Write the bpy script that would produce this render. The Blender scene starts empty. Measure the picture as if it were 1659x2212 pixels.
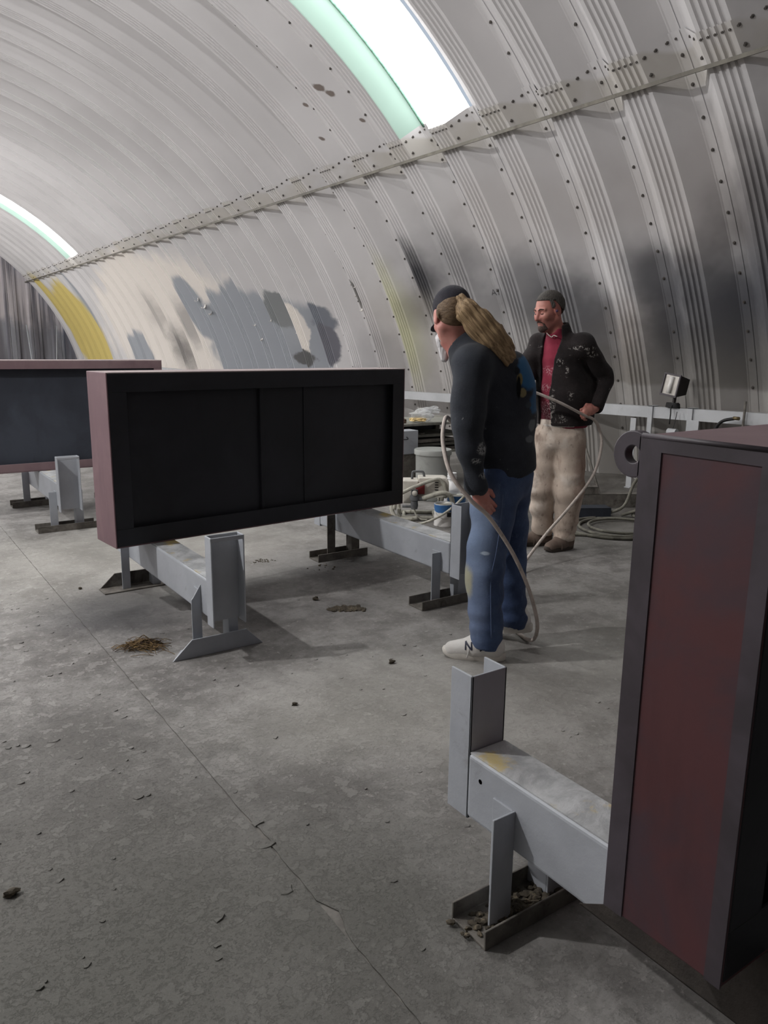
import bpy, math, random
import numpy as np
from mathutils import Vector, Matrix

random.seed(7)
rng = np.random.RandomState(7)
S = bpy.context.scene
COL = S.collection
R_ = math.radians

# ------------------------------------------------------------------ camera
YAW, PITCH, ROLL = R_(34.5), R_(12.13), R_(0.65)
fw = Vector((math.sin(YAW)*math.cos(PITCH), math.cos(YAW)*math.cos(PITCH), -math.sin(PITCH)))
r0 = Vector((math.cos(YAW), -math.sin(YAW), 0)); u0 = r0.cross(fw)
rt = r0*math.cos(ROLL)+u0*math.sin(ROLL); up = -r0*math.sin(ROLL)+u0*math.cos(ROLL)
cd = bpy.data.cameras.new('camera'); cam = bpy.data.objects.new('camera', cd); COL.objects.link(cam)
cd.sensor_fit = 'HORIZONTAL'; cd.sensor_width = 36; cd.lens = 36*1670/1659
cd.clip_start = .05; cd.clip_end = 200
M = Matrix(((rt.x, up.x, -fw.x, 0), (rt.y, up.y, -fw.y, 0), (rt.z, up.z, -fw.z, 1.5), (0, 0, 0, 1)))
cam.matrix_world = M
S.camera = cam

# ------------------------------------------------------------------ world, exposure
w = bpy.data.worlds.new('world'); S.world = w; w.use_nodes = True
w.node_tree.nodes['Background'].inputs[0].default_value = (.75, .85, 1, 1)
w.node_tree.nodes['Background'].inputs[1].default_value = .6
S.view_settings.view_transform = 'Standard'; S.view_settings.look = 'None'
S.view_settings.exposure = 0.0; S.view_settings.gamma = 1
LAMP_A = 650; LAMP_B = 170; SKY_W = 8.0; SKY_G = .26

# ------------------------------------------------------------------ helpers
def srgb(r, g, b):
    f = lambda c: (c/12.92 if c <= .04045 else ((c+.055)/1.055)**2.4)
    return tuple(f(v/255) for v in (r, g, b))+(1,)

class NT:
    def __init__(s, name):
        s.m = bpy.data.materials.new(name); s.m.use_nodes = True
        s.t = s.m.node_tree; s.b = s.t.nodes['Principled BSDF']; s._c = {}
    def n(s, typ, **kw):
        o = s.t.nodes.new(typ)
        for k, v in kw.items(): setattr(o, k, v)
        return o
    def put(s, sock, v):
        if isinstance(v, bpy.types.NodeSocket): s.t.links.new(v, sock)
        elif v is not None: sock.default_value = v
    def pos(s):
        if 'p' not in s._c: s._c['p'] = s.n('ShaderNodeNewGeometry').outputs['Position']
        return s._c['p']
    def obj(s):
        if 'o' not in s._c: s._c['o'] = s.n('ShaderNodeTexCoord').outputs['Object']
        return s._c['o']
    def vmul(s, v, k):
        o = s.n('ShaderNodeVectorMath', operation='MULTIPLY'); s.put(o.inputs[0], v); o.inputs[1].default_value = k
        return o.outputs[0]
    def noise(s, v, scale, detail=4, rough=.55, dist=0):
        o = s.n('ShaderNodeTexNoise'); s.put(o.inputs['Vector'], v)
        o.inputs['Scale'].default_value = scale; o.inputs['Detail'].default_value = detail
        o.inputs['Roughness'].default_value = rough; o.inputs['Distortion'].default_value = dist
        return o.outputs['Fac']
    def mr(s, v, a, b, c=0., d=1., smooth=True):
        o = s.n('ShaderNodeMapRange', interpolation_type='SMOOTHSTEP' if smooth else 'LINEAR')
        s.put(o.inputs['Value'], v)
        for k, x in zip(('From Min', 'From Max', 'To Min', 'To Max'), (a, b, c, d)): o.inputs[k].default_value = x
        return o.outputs['Result']
    def math(s, op, a, b=None, c=None):
        o = s.n('ShaderNodeMath', operation=op)
        for i, v in enumerate((a, b, c)):
            if v is not None: s.put(o.inputs[i], v)
        return o.outputs[0]
    def mix(s, f, a, b, mode='MIX'):
        o = s.n('ShaderNodeMix', data_type='RGBA', blend_type=mode)
        s.put(o.inputs['Factor'], f); s.put(o.inputs['A'], a); s.put(o.inputs['B'], b)
        return o.outputs['Result']
    def blob(s, v, c, r, soft=.3, nz=None, amp=0., edge=1.):
        """mask 1 inside an ellipsoid centred c with half sizes r (0 = ignore that axis)"""
        k = tuple(0 if q == 0 else 1/q for q in r)
        o = s.n('ShaderNodeVectorMath', operation='MULTIPLY_ADD'); s.put(o.inputs[0], v)
        o.inputs[1].default_value = k; o.inputs[2].default_value = tuple(-a*b for a, b in zip(c, k))
        l = s.n('ShaderNodeVectorMath', operation='LENGTH'); s.put(l.inputs[0], o.outputs[0])
        d = l.outputs['Value']
        if nz is not None: d = s.math('MULTIPLY_ADD', s.math('SUBTRACT', nz, .5), amp, d)
        return s.mr(d, edge-soft, edge+soft, 1, 0)
    def bump(s, h, strength=.3, dist=.01):
        o = s.n('ShaderNodeBump'); s.put(o.inputs['Height'], h)
        o.inputs['Strength'].default_value = strength; o.inputs['Distance'].default_value = dist
        s.t.links.new(o.outputs[0], s.b.inputs['Normal'])
    def out(s, col, rough=.6, metal=0, spec=.5):
        s.put(s.b.inputs['Base Color'], col); s.put(s.b.inputs['Roughness'], rough)
        s.b.inputs['Metallic'].default_value = metal; s.b.inputs['Specular IOR Level'].default_value = spec
        return s.m

def scale_col(c, k): return (min(1, c[0]*k), min(1, c[1]*k), min(1, c[2]*k), 1)

def paint(name, col, rough=.55, var=.18, sc=5, dirt=None, dirt_t=(.55, .75), dsc=7, metal=0, spec=.4, bump=.08, bsc=40, world=False):
    t = NT(name); v = t.pos() if world else t.obj()
    a = t.noise(v, sc, 5, .6)
    c = t.mix(t.mr(a, .3, .7), scale_col(col, 1-var), scale_col(col, 1+var))
    if dirt:
        d = t.noise(v, dsc, 6, .65, .6)
        c = t.mix(t.mr(d, *dirt_t), c, dirt)
    if bump: t.bump(t.noise(v, bsc, 4, .6), bump, .01)
    return t.out(c, rough, metal, spec)

def link(o, parent=None):
    COL.objects.link(o)
    if parent: o.parent = parent
    return o

def mobj(name, verts, faces, mat, parent=None, smooth=False, loc=None):
    me = bpy.data.meshes.new(name)
    me.from_pydata([tuple(map(float, v)) for v in verts], [], [tuple(map(int, f)) for f in faces])
    if mat: me.materials.append(mat)
    if smooth: me.polygons.foreach_set('use_smooth', [True]*len(me.polygons))
    me.update()
    o = bpy.data.objects.new(name, me)
    if loc: o.location = loc
    return link(o, parent)

def empty(name, loc, rz=0, label=None, cat=None, group=None, kind=None):
    o = bpy.data.objects.new(name, None); o.empty_display_size = .1
    o.location = loc; o.rotation_euler = (0, 0, rz); link(o)
    return tag(o, label, cat, group, kind)

def tag(o, label=None, cat=None, group=None, kind=None):
    for k, v in (('label', label), ('category', cat), ('group', group), ('kind', kind)):
        if v: o[k] = v
    return o

class MB:
    def __init__(s): s.v = []; s.f = []
    def add(s, v, f):
        n = len(s.v); s.v += [tuple(q) for q in v]; s.f += [tuple(i+n for i in q) for q in f]; return s
    def box(s, x0, x1, y0, y1, z0, z1):
        v = [(x, y, z) for z in (z0, z1) for y in (y0, y1) for x in (x0, x1)]
        return s.add(v, [(0, 2, 3, 1), (4, 5, 7, 6), (0, 1, 5, 4), (1, 3, 7, 5), (3, 2, 6, 7), (2, 0, 4, 6)])
    def prism(s, pts, axis, a, b):
        """extrude the polygon pts (2-d) along axis from a to b"""
        n = len(pts)
        def P(p, h): return {'x': (h, p[0], p[1]), 'y': (p[0], h, p[1]), 'z': (p[0], p[1], h)}[axis]
        v = [P(p, a) for p in pts]+[P(p, b) for p in pts]
        f = [tuple(range(n))[::-1], tuple(range(n, 2*n))]+[(i, (i+1) % n, n+(i+1) % n, n+i) for i in range(n)]
        return s.add(v, f)
    def lathe(s, prof, c=(0, 0, 0), n=28, axis='z'):
        m = len(prof); v = []; f = []
        for i in range(n):
            a = 2*math.pi*i/n
            for r, h in prof:
                p = (r*math.cos(a), r*math.sin(a), h)
                if axis == 'x': p = (h, p[0], p[1])
                if axis == 'y': p = (p[0], h, p[1])
                v.append((p[0]+c[0], p[1]+c[1], p[2]+c[2]))
        for i in range(n):
            j = (i+1) % n
            for k in range(m-1): f.append((i*m+k, j*m+k, j*m+k+1, i*m+k+1))
        if prof[0][0] > 1e-6: f.append(tuple(i*m for i in range(n))[::-1])
        if prof[-1][0] > 1e-6: f.append(tuple(i*m+m-1 for i in range(n)))
        return s.add(v, f)
    def tube(s, pts, r, n=8, cap=True, sub=6, closed=False):
        P = catmull(pts, sub) if sub > 1 else [Vector(p) for p in pts]
        rr = r if callable(r) else (lambda t: r)
        v = []; f = []; m = len(P); N = None
        for i, p in enumerate(P):
            t = (P[min(i+1, m-1)]-P[max(i-1, 0)])
            if t.length < 1e-9: t = Vector((0, 0, 1))
            t.normalize()
            if N is None: N = t.orthogonal().normalized()
            N = (N-t*N.dot(t))
            N = N.normalized() if N.length > 1e-6 else t.orthogonal().normalized()
            B = t.cross(N); q = rr(i/(m-1))
            for k in range(n):
                a = 2*math.pi*k/n; v.append(p+N*(q*math.cos(a))+B*(q*math.sin(a)))
        for i in range(m-1):
            for k in range(n):
                f.append((i*n+k, i*n+(k+1) % n, (i+1)*n+(k+1) % n, (i+1)*n+k))
        if cap: f += [tuple(range(n))[::-1], tuple(range((m-1)*n, m*n))]
        return s.add(v, f)
    def build(s, name, mat, parent=None, smooth=False, loc=None, bevel=0, seg=2, auto=None):
        o = mobj(name, s.v, s.f, mat, parent, smooth or bool(auto), loc)
        if bevel:
            b = o.modifiers.new('bevel', 'BEVEL'); b.width = bevel; b.segments = seg; b.limit_method = 'ANGLE'; b.angle_limit = R_(40)
        if auto: o.data.set_sharp_from_angle(angle=R_(auto))
        return o

def catmull(pts, sub=6):
    P = [Vector(p) for p in pts]; out = []
    Q = [P[0]*2-P[1]]+P+[P[-1]*2-P[-2]]
    for i in range(1, len(Q)-2):
        a, b, c, d = Q[i-1:i+3]
        for k in range(sub):
            t = k/sub
            out.append(.5*((2*b)+(c-a)*t+(2*a-5*b+4*c-d)*t*t+(3*b-a-3*c+d)*t**3))
    out.append(P[-1]); return out

def copy_tree(o, parent=None):
    c = o.copy(); COL.objects.link(c); c.parent = parent
    for ch in list(o.children): copy_tree(ch, c)
    return c

# ------------------------------------------------------------------ the arched shell
AX, AZ, AR = .70, -.93, 6.86          # centre and inner radius of the arch
Y0, PITCH_P = 3.495, .83              # panel rhythm along the building
YB, YE = -8.0, 31.86                  # front and far end
DEP = .19
prof = [(-.02, DEP-.006), (.0, DEP-.006), (.058, DEP-.006), (.068, DEP-.012), (.078, DEP-.014)]
prof += [(.262, .006), (.27, 0)]
for g in (.325, .385, .445, .505): prof += [(g-.019, 0), (g-.008, .019), (g+.008, .019), (g+.019, 0)]
prof += [(.56, 0), (.568, .006), (.752, DEP-.012), (.765, DEP), (.83, DEP)]

def arch_mat():
    t = NT('white_painted_arch_steel'); p = t.pos()
    sx = t.vmul(p, (.35, 1, .35))
    big = t.noise(p, .55, 3, .5); mid = t.noise(sx, 3.0, 5, .6); fine = t.noise(p, 9, 5, .65)
    c = t.mix(t.mr(big, .35, .65), srgb(204, 202, 202), srgb(214, 212, 212))
    c = t.mix(t.mr(mid, .5, .8, 0, .12), c, srgb(176, 172, 172))
    # large painted areas on the far part of the right-hand side (colour patches left by spraying)
    nzl = t.noise(t.vmul(p, (.4, 1, .25)), 1.5, 5, .65); nzs = t.noise(p, 2.6, 5, .6); nzf = t.noise(p, 1.1, 4, .6)
    def patch(c, col, y, z, ry, rz, soft, nz, amp, k=1., zc=None):
        m = t.blob(p, (0, y, z), (0, ry, rz), soft, nz, amp)
        xm = XM
        m = t.math('MULTIPLY', m, xm)
        if k < 1: m = t.math('MULTIPLY', m, k)
        if zc is not None: m = t.math('MULTIPLY', m, zc)
        return t.mix(m, c, col)
    sp = t.n('ShaderNodeSeparateXYZ'); t.put(sp.inputs[0], p)
    XM = t.mr(sp.outputs[0], 4.0, 4.4); ZC = t.mr(t.math('MULTIPLY_ADD', nzs, .10, sp.outputs[2]), 1.14, 1.19, .25, 1)
    cream = srgb(228, 222, 215); grey = srgb(160, 164, 170); dgrey = srgb(82, 83, 88); blk = srgb(40, 40, 44); warm = srgb(150, 138, 128)
    c = patch(c, cream, 20.2, 1.9, 5.4, 1.75, .10, nzl, .7)
    c = patch(c, srgb(206, 188, 116), 28.4, 1.75, 2.0, 1.75, .08, nzl, .45)
    c = patch(c, srgb(206, 188, 116), 30.3, 2.9, .7, .9, .2, nzl, .4)
    c = patch(c, grey, 26.6, 2.9, .35, 1.1, .2, nzl, .3)
    c = patch(c, grey, 23.3, 1.0, 1.1, .85, .10, nzl, .7)
    c = patch(c, grey, 15.6, 1.35, 2.2, 1.35, .07, nzl, .75)
    c = patch(c, grey, 17.6, 2.3, .6, .75, .10, nzl, .7)
    c = patch(c, grey, 13.4, 1.35, 1.1, 1.05, .09, nzl, .6)
    c = patch(c, srgb(134, 137, 138), 13.6, 2.15, .42, .35, .08, nzs, 1.0)
    c = patch(c, cream, 13.15, 1.75, .34, .5, .07, nzs, .8)
    c = patch(c, srgb(122, 126, 134), 12.3, 1.95, .42, .26, .12, nzs, .9)
    c = patch(c, srgb(112, 112, 120), 12.2, 1.5, .28, .36, .10, nzs, .9)
    c = patch(c, srgb(104, 104, 104), 13.25, 1.25, .40, .16, .10, nzs, 1.1)
    c = patch(c, blk, 19.8, 1.35, .55, .55, .6, nzs, 1.2, .7)
    c = patch(c, blk, 20.6, 2.25, .45, .5, .7, nzs, 1.4, .35)
    c = patch(c, dgrey, 18.6, 2.0, .3, .5, .6, nzs, 1.2, .5)
    c = patch(c, srgb(112, 112, 110), 10.73, 2.68, .045, .24, .06, nzs, .9)
    c = patch(c, srgb(112, 112, 110), 10.69, 2.27, .05, .24, .06, nzs, .9)
    for (y, z, s) in ((8.71, 4.48, .035), (8.66, 4.43, .03), (8.58, 4.18, .02), (9.48, 4.14, .02), (9.4, 4.48, .018)):
        c = patch(c, srgb(126, 116, 110), y, z, s, s, .3, fine, 1.6)
    c = t.mix(t.math('MULTIPLY', t.mr(t.math('ABSOLUTE', t.math('SUBTRACT', sp.outputs[2], 3.74)), .14, .10), t.math('MULTIPLY', t.mr(nzf, .3, .6), .5)), c, srgb(178, 172, 158))
    # overspray clouds at working height
    for (y, z, ry, rz, k, col) in (
            (8.95, 2.42, .34, .42, .95, blk), (8.5, 2.3, .8, .8, .35, dgrey), (8.15, 2.55, .5, .3, .35, blk), (9.8, 1.5, 1.0, .9, .25, warm),
            (6.95, 2.2, .6, .42, .6, dgrey), (6.45, 1.95, .45, .4, .65, dgrey), (6.05, 1.75, .42, .38, .75, dgrey),
            (6.1, 1.35, .6, .42, .8, dgrey), (5.6, 1.5, .55, .5, .45, warm), (5.15, 2.25, .36, .34, .85, dgrey),
            (5.10, 1.6, .34, .40, 1, dgrey), (4.28, 1.6, .30, .48, 1, dgrey), (5.1, 1.25, .5, .4, .6, dgrey), (4.5, 1.85, .55, .55, .85, dgrey), (4.35, 1.5, .5, .45, .9, dgrey),
            (3.9, 2.1, .55, .8, .8, dgrey), (3.9, 1.4, .6, .6, .7, dgrey), (4.6, 2.9, .9, .5, .25, warm), (6.8, 3.0, 1.0, .4, .2, warm),
            (7.6, 1.7, .8, .6, .3, dgrey), (10.6, 1.25, .9, .5, .3, dgrey), (3.2, 2.2, .7, 1.4, .7, dgrey)):
        c = patch(c, col, y, z, ry, rz, .55, nzf, 1.3, k, ZC if y < 6.6 else None)
    c = patch(c, srgb(196, 200, 130), 9.75, 1.75, .28, .8, .6, nzf, .6, .45)
    for (y, z, rr) in ((9.2, 2.0, .5), (5.6, .8, 1.6), (8.0, .7, 2.0), (3.8, .8, 1.5)):
        c = patch(c, srgb(128, 124, 116), y, z, rr, rr*.5, .7, nzf, .9, .5)
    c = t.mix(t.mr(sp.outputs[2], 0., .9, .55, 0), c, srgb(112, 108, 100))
    t.bump(t.noise(p, 2.2, 3, .5), .10, .02)
    return t.out(c, t.mr(fine, .3, .7, .55, .68), 0, .35)
ARCH = arch_mat()
BOLT = paint('dull_bolt_steel', srgb(84, 80, 76), .5, .2, 20, bump=0)

def shell_mesh(name, a0, a1, step, dr=0., lip=0):
    n = max(1, round((a1-a0)/step)); V = []; F = []; m = len(prof)
    for i in range(n+1):
        a = R_(a0+(a1-a0)*i/n); e = 0
        for y, d in prof:
            r = AR+d+dr
            if lip and i == (n if lip > 0 else 0): r -= .012
            V.append((AX+r*math.cos(a), y, AZ+r*math.sin(a)))
    for i in range(n):
        for k in range(m-1): F.append((i*m+k, i*m+k+1, (i+1)*m+k+1, (i+1)*m+k))
    me = bpy.data.meshes.new(name); me.from_pydata(V, [], F)
    me.polygons.foreach_set('use_smooth', [True]*len(F)); me.materials.append(ARCH)
    me.set_sharp_from_angle(angle=R_(14)); return me

def bolts_mesh(name, spots):
    """spots: (angle, y, depth) - small hexagon heads standing inwards"""
    V = []; F = []
    for a, y, d in spots:
        a = R_(a); n = Vector((-math.cos(a), 0, -math.sin(a))); tz = Vector((-math.sin(a), 0, math.cos(a))); ty = Vector((0, 1, 0))
        c = Vector((AX+(AR+d)*math.cos(a), y, AZ+(AR+d)*math.sin(a))); b = len(V)
        for h, r in ((-.002, .017), (.006, .016), (.006, .011), (.016, .010)):
            for k in range(6):
                g = math.pi/3*k; V.append(c+n*h+(tz*math.cos(g)+ty*math.sin(g))*r)
        for q in range(3):
            for k in range(6): F.append((b+q*6+k, b+q*6+(k+1) % 6, b+q*6+6+(k+1) % 6, b+q*6+6+k))
        F.append(tuple(b+18+k for k in range(6)))
    me = bpy.data.meshes.new(name); me.from_pydata([tuple(v) for v in V], [], F); me.materials.append(BOLT); return me

SEAM = 44.0; BASE = 7.3
me_wall = shell_mesh('wall_panel', BASE, SEAM+.25, 1.9, 0, 1)
me_ceil = shell_mesh('roof_panel', SEAM-.6, 180-SEAM+.6, 2.9, .008)
me_left = shell_mesh('left_panel', 180-SEAM-.25, 180-BASE, 2.9)
sp_ = [(a, .03, DEP-.008) for a in np.arange(10, 41, 2.35)]
sp_ += [(SEAM-.25, y, d-.002) for y, d in ((.03, DEP-.006), (.10, .155), (.17, .09), (.24, .025), (.295, 0), (.355, 0), (.415, 0), (.475, 0), (.535, 0), (.62, .055), (.70, .13))]
sp_ += [(42.6, .03, DEP-.008), (42.5, .24, .025), (42.5, .6, .03)]
me_bw = bolts_mesh('wall_bolts', sp_)
me_bc = bolts_mesh('roof_bolts', [(a, .03, DEP) for a in np.arange(47, 86, 2.6)])

wall_right = empty('wall_right', (7.45, 12, 0), 0, 'corrugated arched side wall with overspray stains', 'wall', None, 'structure')
wall_left = empty('wall_left', (-6.05, 12, 0), 0, 'corrugated arched side wall', 'wall', None, 'structure')
ceiling = empty('ceiling', (.7, 12, 5.93), 0, 'white corrugated barrel roof', 'ceiling', None, 'structure')
def put(name, me, parent, y):
    o = bpy.data.objects.new(name, me); o.parent = parent
    o.location = Vector((0, y, 0))-parent.location; COL.objects.link(o); return o
SKYK = {4: (SEAM, 82), 24: (SEAM, 82)}
for k in range(-14, 35):
    y = Y0+PITCH_P*k
    if y+PITCH_P > YE+.3: break
    o = put('wall_panel', me_wall, wall_right, y)
    b = bpy.data.objects.new('bolt_row', me_bw); b.parent = o; COL.objects.link(b); b['kind'] = 'stuff'
    put('wall_panel', me_left, wall_left, y)
    if k in SKYK:
        put('roof_panel', shell_mesh('roof_panel_cut', SKYK[k][1], 180-SEAM+.6, 2.9, .008), ceiling, y)
    else:
        o = put('roof_panel', me_ceil, ceiling, y)
        b = bpy.data.objects.new('bolt_row', me_bc); b.parent = o; COL.objects.link(b); b['kind'] = 'stuff'

# skylights: one translucent fibreglass sheet each, smooth crest and webs
def emis(name, col, st, base=(.6, .65, .62, 1)):
    t = NT(name); t.b.inputs['Base Color'].default_value = base; t.b.inputs['Roughness'].default_value = .35
    nz = t.noise(t.pos(), 1.5, 3, .5)
    c = t.mix(t.mr(nz, .3, .7), scale_col(col, .82), col)
    t.put(t.b.inputs['Emission Color'], c); t.b.inputs['Emission Strength'].default_value = st
    return t.m
SKYW = emis('daylit_fibreglass_white', (1, 1, 1, 1), SKY_W)
SKYG = emis('daylit_fibreglass_green', (.56, .86, .70, 1), SKY_G, (.40, .54, .48, 1))
def skylight(name, k, label):
    a0, a1 = SKYK[k]; y = Y0+PITCH_P*k
    root = empty(name, (AX+AR*math.cos(R_(60)), y+.4, AZ+AR*math.sin(R_(60))), 0, label, 'skylight', None, 'structure')
    def sheet(nm, pr, mat):
        n = 13; V = []; F = []; m = len(pr)
        for i in range(n+1):
            a = R_(a0+.2+(a1-a0)*i/n)
            for yy, d in pr: V.append((AX+(AR+d)*math.cos(a)-root.location.x, y+yy-root.location.y, AZ+(AR+d)*math.sin(a)-root.location.z))
        for i in range(n):
            for q in range(m-1): F.append((i*m+q, i*m+q+1, (i+1)*m+q+1, (i+1)*m+q))
        return mobj(nm, V, F, mat, root, True)
    sheet('daylight_sheet', [(.03, DEP-.01), (.07, DEP-.012), (.262, .006), (.285, 0), (.545, 0), (.568, .006), (.765, DEP-.008), (.83, DEP-.008)], SKYW)
    sheet('green_sheet', [(PITCH_P+.035, DEP-.016), (PITCH_P+.078, DEP-.022), (PITCH_P+.262, -.002), (PITCH_P+.285, -.006)], SKYG)
    r = MB()
    e = [(AX+(AR+DEP-.016)*math.cos(a)-root.location.x, y+PITCH_P+.015-root.location.y, AZ+(AR+DEP-.016)*math.sin(a)-root.location.z) for a in np.linspace(R_(a0), R_(a1), 30)]
    r.tube(e, .016, 6, True, 1); r.build('sealing_strip', paint('dark_green_sealant', srgb(96, 132, 114), .6, .3, 30), root, True)
    return root
skylight('window_1', 4, 'bright near skylight sheet set in the curved roof')
skylight('window_2', 24, 'bright far skylight sheet at the left of the roof')

# ledge: a steel angle running along the arch just under the lap seam
LEDGE = paint('dirty_galvanised_angle', srgb(96, 92, 82), .6, .25, 6, srgb(70, 64, 56), (.5, .75), 4, world=True)
aL = R_(41.9); lx, lz = AX+(AR-.004)*math.cos(aL), AZ+(AR-.004)*math.sin(aL)
m = MB(); m.box(lx-.05, lx+.03, YB+.02, YE-.02, lz, lz+.006); m.box(lx-.05, lx-.044, YB+.02, YE-.02, lz-.026, lz)
o = m.build('trim_1', LEDGE); tag(o, 'thin steel angle ledge running along the curved wall', 'ledge', None, 'structure')

# far end wall and front wall: upright ribbed sheets, cut to the arch
ENDM = None
def end_mat():
    t = NT('streaky_grey_end_wall'); p = t.pos()
    s = t.noise(t.vmul(p, (1, 1, .06)), 2.2, 4, .6); n2 = t.noise(p, 1.2, 4, .6)
    sp = t.n('ShaderNodeSeparateXYZ'); t.put(sp.inputs[0], p)
    hi = t.mr(t.math('MULTIPLY_ADD', n2, 1.4, sp.outputs[2]), 2.6, 3.2)
    c = t.mix(hi, srgb(126, 127, 133), srgb(176, 170, 172))
    c = t.mix(t.mr(s, .40, .58), srgb(92, 90, 96), c)
    return t.out(c, .6)
ENDM = end_mat()
def arch_h(x): return AZ+math.sqrt(max(0, (AR+DEP*.5)**2-(x-AX)**2))
def end_wall(name, y, sgn, label):
    root = empty(name, (AX, y, 0), 0, label, 'wall', None, 'structure')
    x = AX-AR+.02
    while x < AX+AR-.06:
        pts = [(0, 0), (.20, 0), (.26, .07), (.34, .07), (.36, .05), (.38, .07), (.52, .07), (.54, .05), (.56, .07), (.62, .07), (.68, 0), (.78, 0)]
        V = []; F = []
        for a, d in pts:
            X = min(x+a, AX+AR); V += [(X-AX, -sgn*d, 0), (X-AX, -sgn*d, max(.02, arch_h(X)))]
        for i in range(len(pts)-1): F.append((2*i, 2*i+2, 2*i+3, 2*i+1))
        mobj('end_panel', V, F, ENDM, root); x += .78
end_wall('wall_back', YE, 1, 'far end wall of upright grey ribbed sheets')
ENDM = paint('dark_front_wall', srgb(58, 57, 58), .8, .2, 1.5)
end_wall('wall_front', YB, -1, 'end wall of upright ribbed sheets behind the viewer')

# ------------------------------------------------------------------ floor: three cast slabs with open joints
def floor_mat():
    t = NT('worn_concrete'); p = t.pos()
    big = t.noise(p, .8, 4, .6); mid = t.noise(p, 2.6, 8, .68); fine = t.noise(p, 30, 6, .72); gr = t.noise(p, 130, 3, .6); fl = t.noise(p, 12, 10, .74)
    c = t.mix(t.mr(big, .35, .65), srgb(136, 134, 131), srgb(152, 150, 147))
    c = t.mix(t.mr(mid, .38, .62), t.mix(1, c, srgb(190, 188, 187), 'MULTIPLY'), c)
    c = t.mix(t.mr(fine, .30, .46, .7, 0), c, srgb(98, 96, 93))
    c = t.mix(t.mr(fine, .56, .70, 0, .7), c, srgb(176, 173, 168))
    # flaked old coating, mostly on the slab at the left
    sp = t.n('ShaderNodeSeparateXYZ'); t.put(sp.inputs[0], p)
    left = t.mr(t.math('MULTIPLY_ADD', big, 1.6, sp.outputs[0]), 1.2, 2.6, 1, .35)
    flk = t.math('MULTIPLY', t.mr(fl, .52, .56), left)
    c = t.mix(t.math('MULTIPLY', flk, .38), c, srgb(172, 170, 166))
    pit = t.math('MULTIPLY', t.mr(fl, .44, .41), left)
    c = t.mix(t.math('MULTIPLY', pit, .36), c, srgb(100, 99, 98))
    nz = t.noise(p, 2.2, 5, .65)
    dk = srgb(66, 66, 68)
    for (x, y, rx, ry, k, col) in ((1.12, 4.35, .34, .42, .8, dk), (1.75, 4.1, .35, .5, .35, dk), (-.1, 2.1, 1.2, 1.0, .7, srgb(84, 83, 78)),  # near-left dirt stains here also paint in the dimmer light of the near floor
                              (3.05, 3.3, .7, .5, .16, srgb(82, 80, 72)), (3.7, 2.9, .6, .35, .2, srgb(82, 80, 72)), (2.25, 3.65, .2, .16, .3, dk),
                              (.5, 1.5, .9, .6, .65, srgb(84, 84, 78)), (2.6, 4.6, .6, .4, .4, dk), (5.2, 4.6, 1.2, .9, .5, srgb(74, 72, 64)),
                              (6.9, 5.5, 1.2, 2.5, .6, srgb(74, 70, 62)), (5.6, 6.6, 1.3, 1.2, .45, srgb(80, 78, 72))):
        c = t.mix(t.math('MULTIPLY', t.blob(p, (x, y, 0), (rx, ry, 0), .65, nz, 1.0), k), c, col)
    for (x, y, rx, ry, k) in ((1.55, 5.6, 1.3, .9, .45), (2.2, 2.3, .7, .6, .35), (3.3, 2.2, .6, .4, .3), (1.6, 2.6, .5, .4, .25)):
        c = t.mix(t.math('MULTIPLY', t.blob(p, (x, y, 0), (rx, ry, 0), .7, nz, 1.0), k), c, srgb(176, 174, 166))
    h = t.math('ADD', t.math('MULTIPLY', flk, .55), t.math('MULTIPLY', fine, .5))
    h = t.math('ADD', h, t.math('MULTIPLY', gr, .12)); h = t.math('SUBTRACT', h, t.math('MULTIPLY', pit, .4))
    t.bump(h, .52, .010)
    return t.out(c, t.mr(mid, .3, .7, .62, .85), 0, .3)
FLOOR = floor_mat()
m = MB(); m.box(-6.3, 7.7, YB, YE, -.14, -.004)
floor = m.build('floor', paint('joint_filler', srgb(112, 109, 104), .9, .3, 20)); tag(floor, 'worn grey concrete floor with cracked slab joints', 'floor', None, 'structure')
def slab(x0, x1, j0, j1):
    ys = [YB]+list(np.arange(-.5, 9.5, .035))+[YE]; V = []; F = []
    def jit(y, on, s):
        if not on or y < -.4 or y > 9.4: return 0
        q = .0012*math.sin(y*37)+.0012*math.sin(y*91+1)+.001*math.sin(y*211)
        if 1.47 < y < 1.62 and s > 0: q += .030*min(1, (1.62-y)/.05)*min(1, (y-1.47)/.10)     # a broken-out corner
        if 1.95 < y < 2.06 and s > 0: q += .010*min(1, (2.06-y)/.03)
        return q
    for y in ys:
        a = x0+jit(y, j0, 1); b = x1-abs(jit(y+3, j1, -1))
        V += [(a, y, 0), (b, y, 0), (a+.004, y, -.06), (b-.004, y, -.06)]
    for i in range(len(ys)-1):
        q = 4*i; F += [(q, q+1, q+5, q+4), (q+2, q, q+4, q+6), (q+1, q+3, q+7, q+5)]
    return mobj('slab', V, F, FLOOR, floor)
slab(-6.3, .9105, 0, 1); slab(.9135, 4.1145, 1, 1); slab(4.1175, 7.7, 1, 0)
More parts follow.
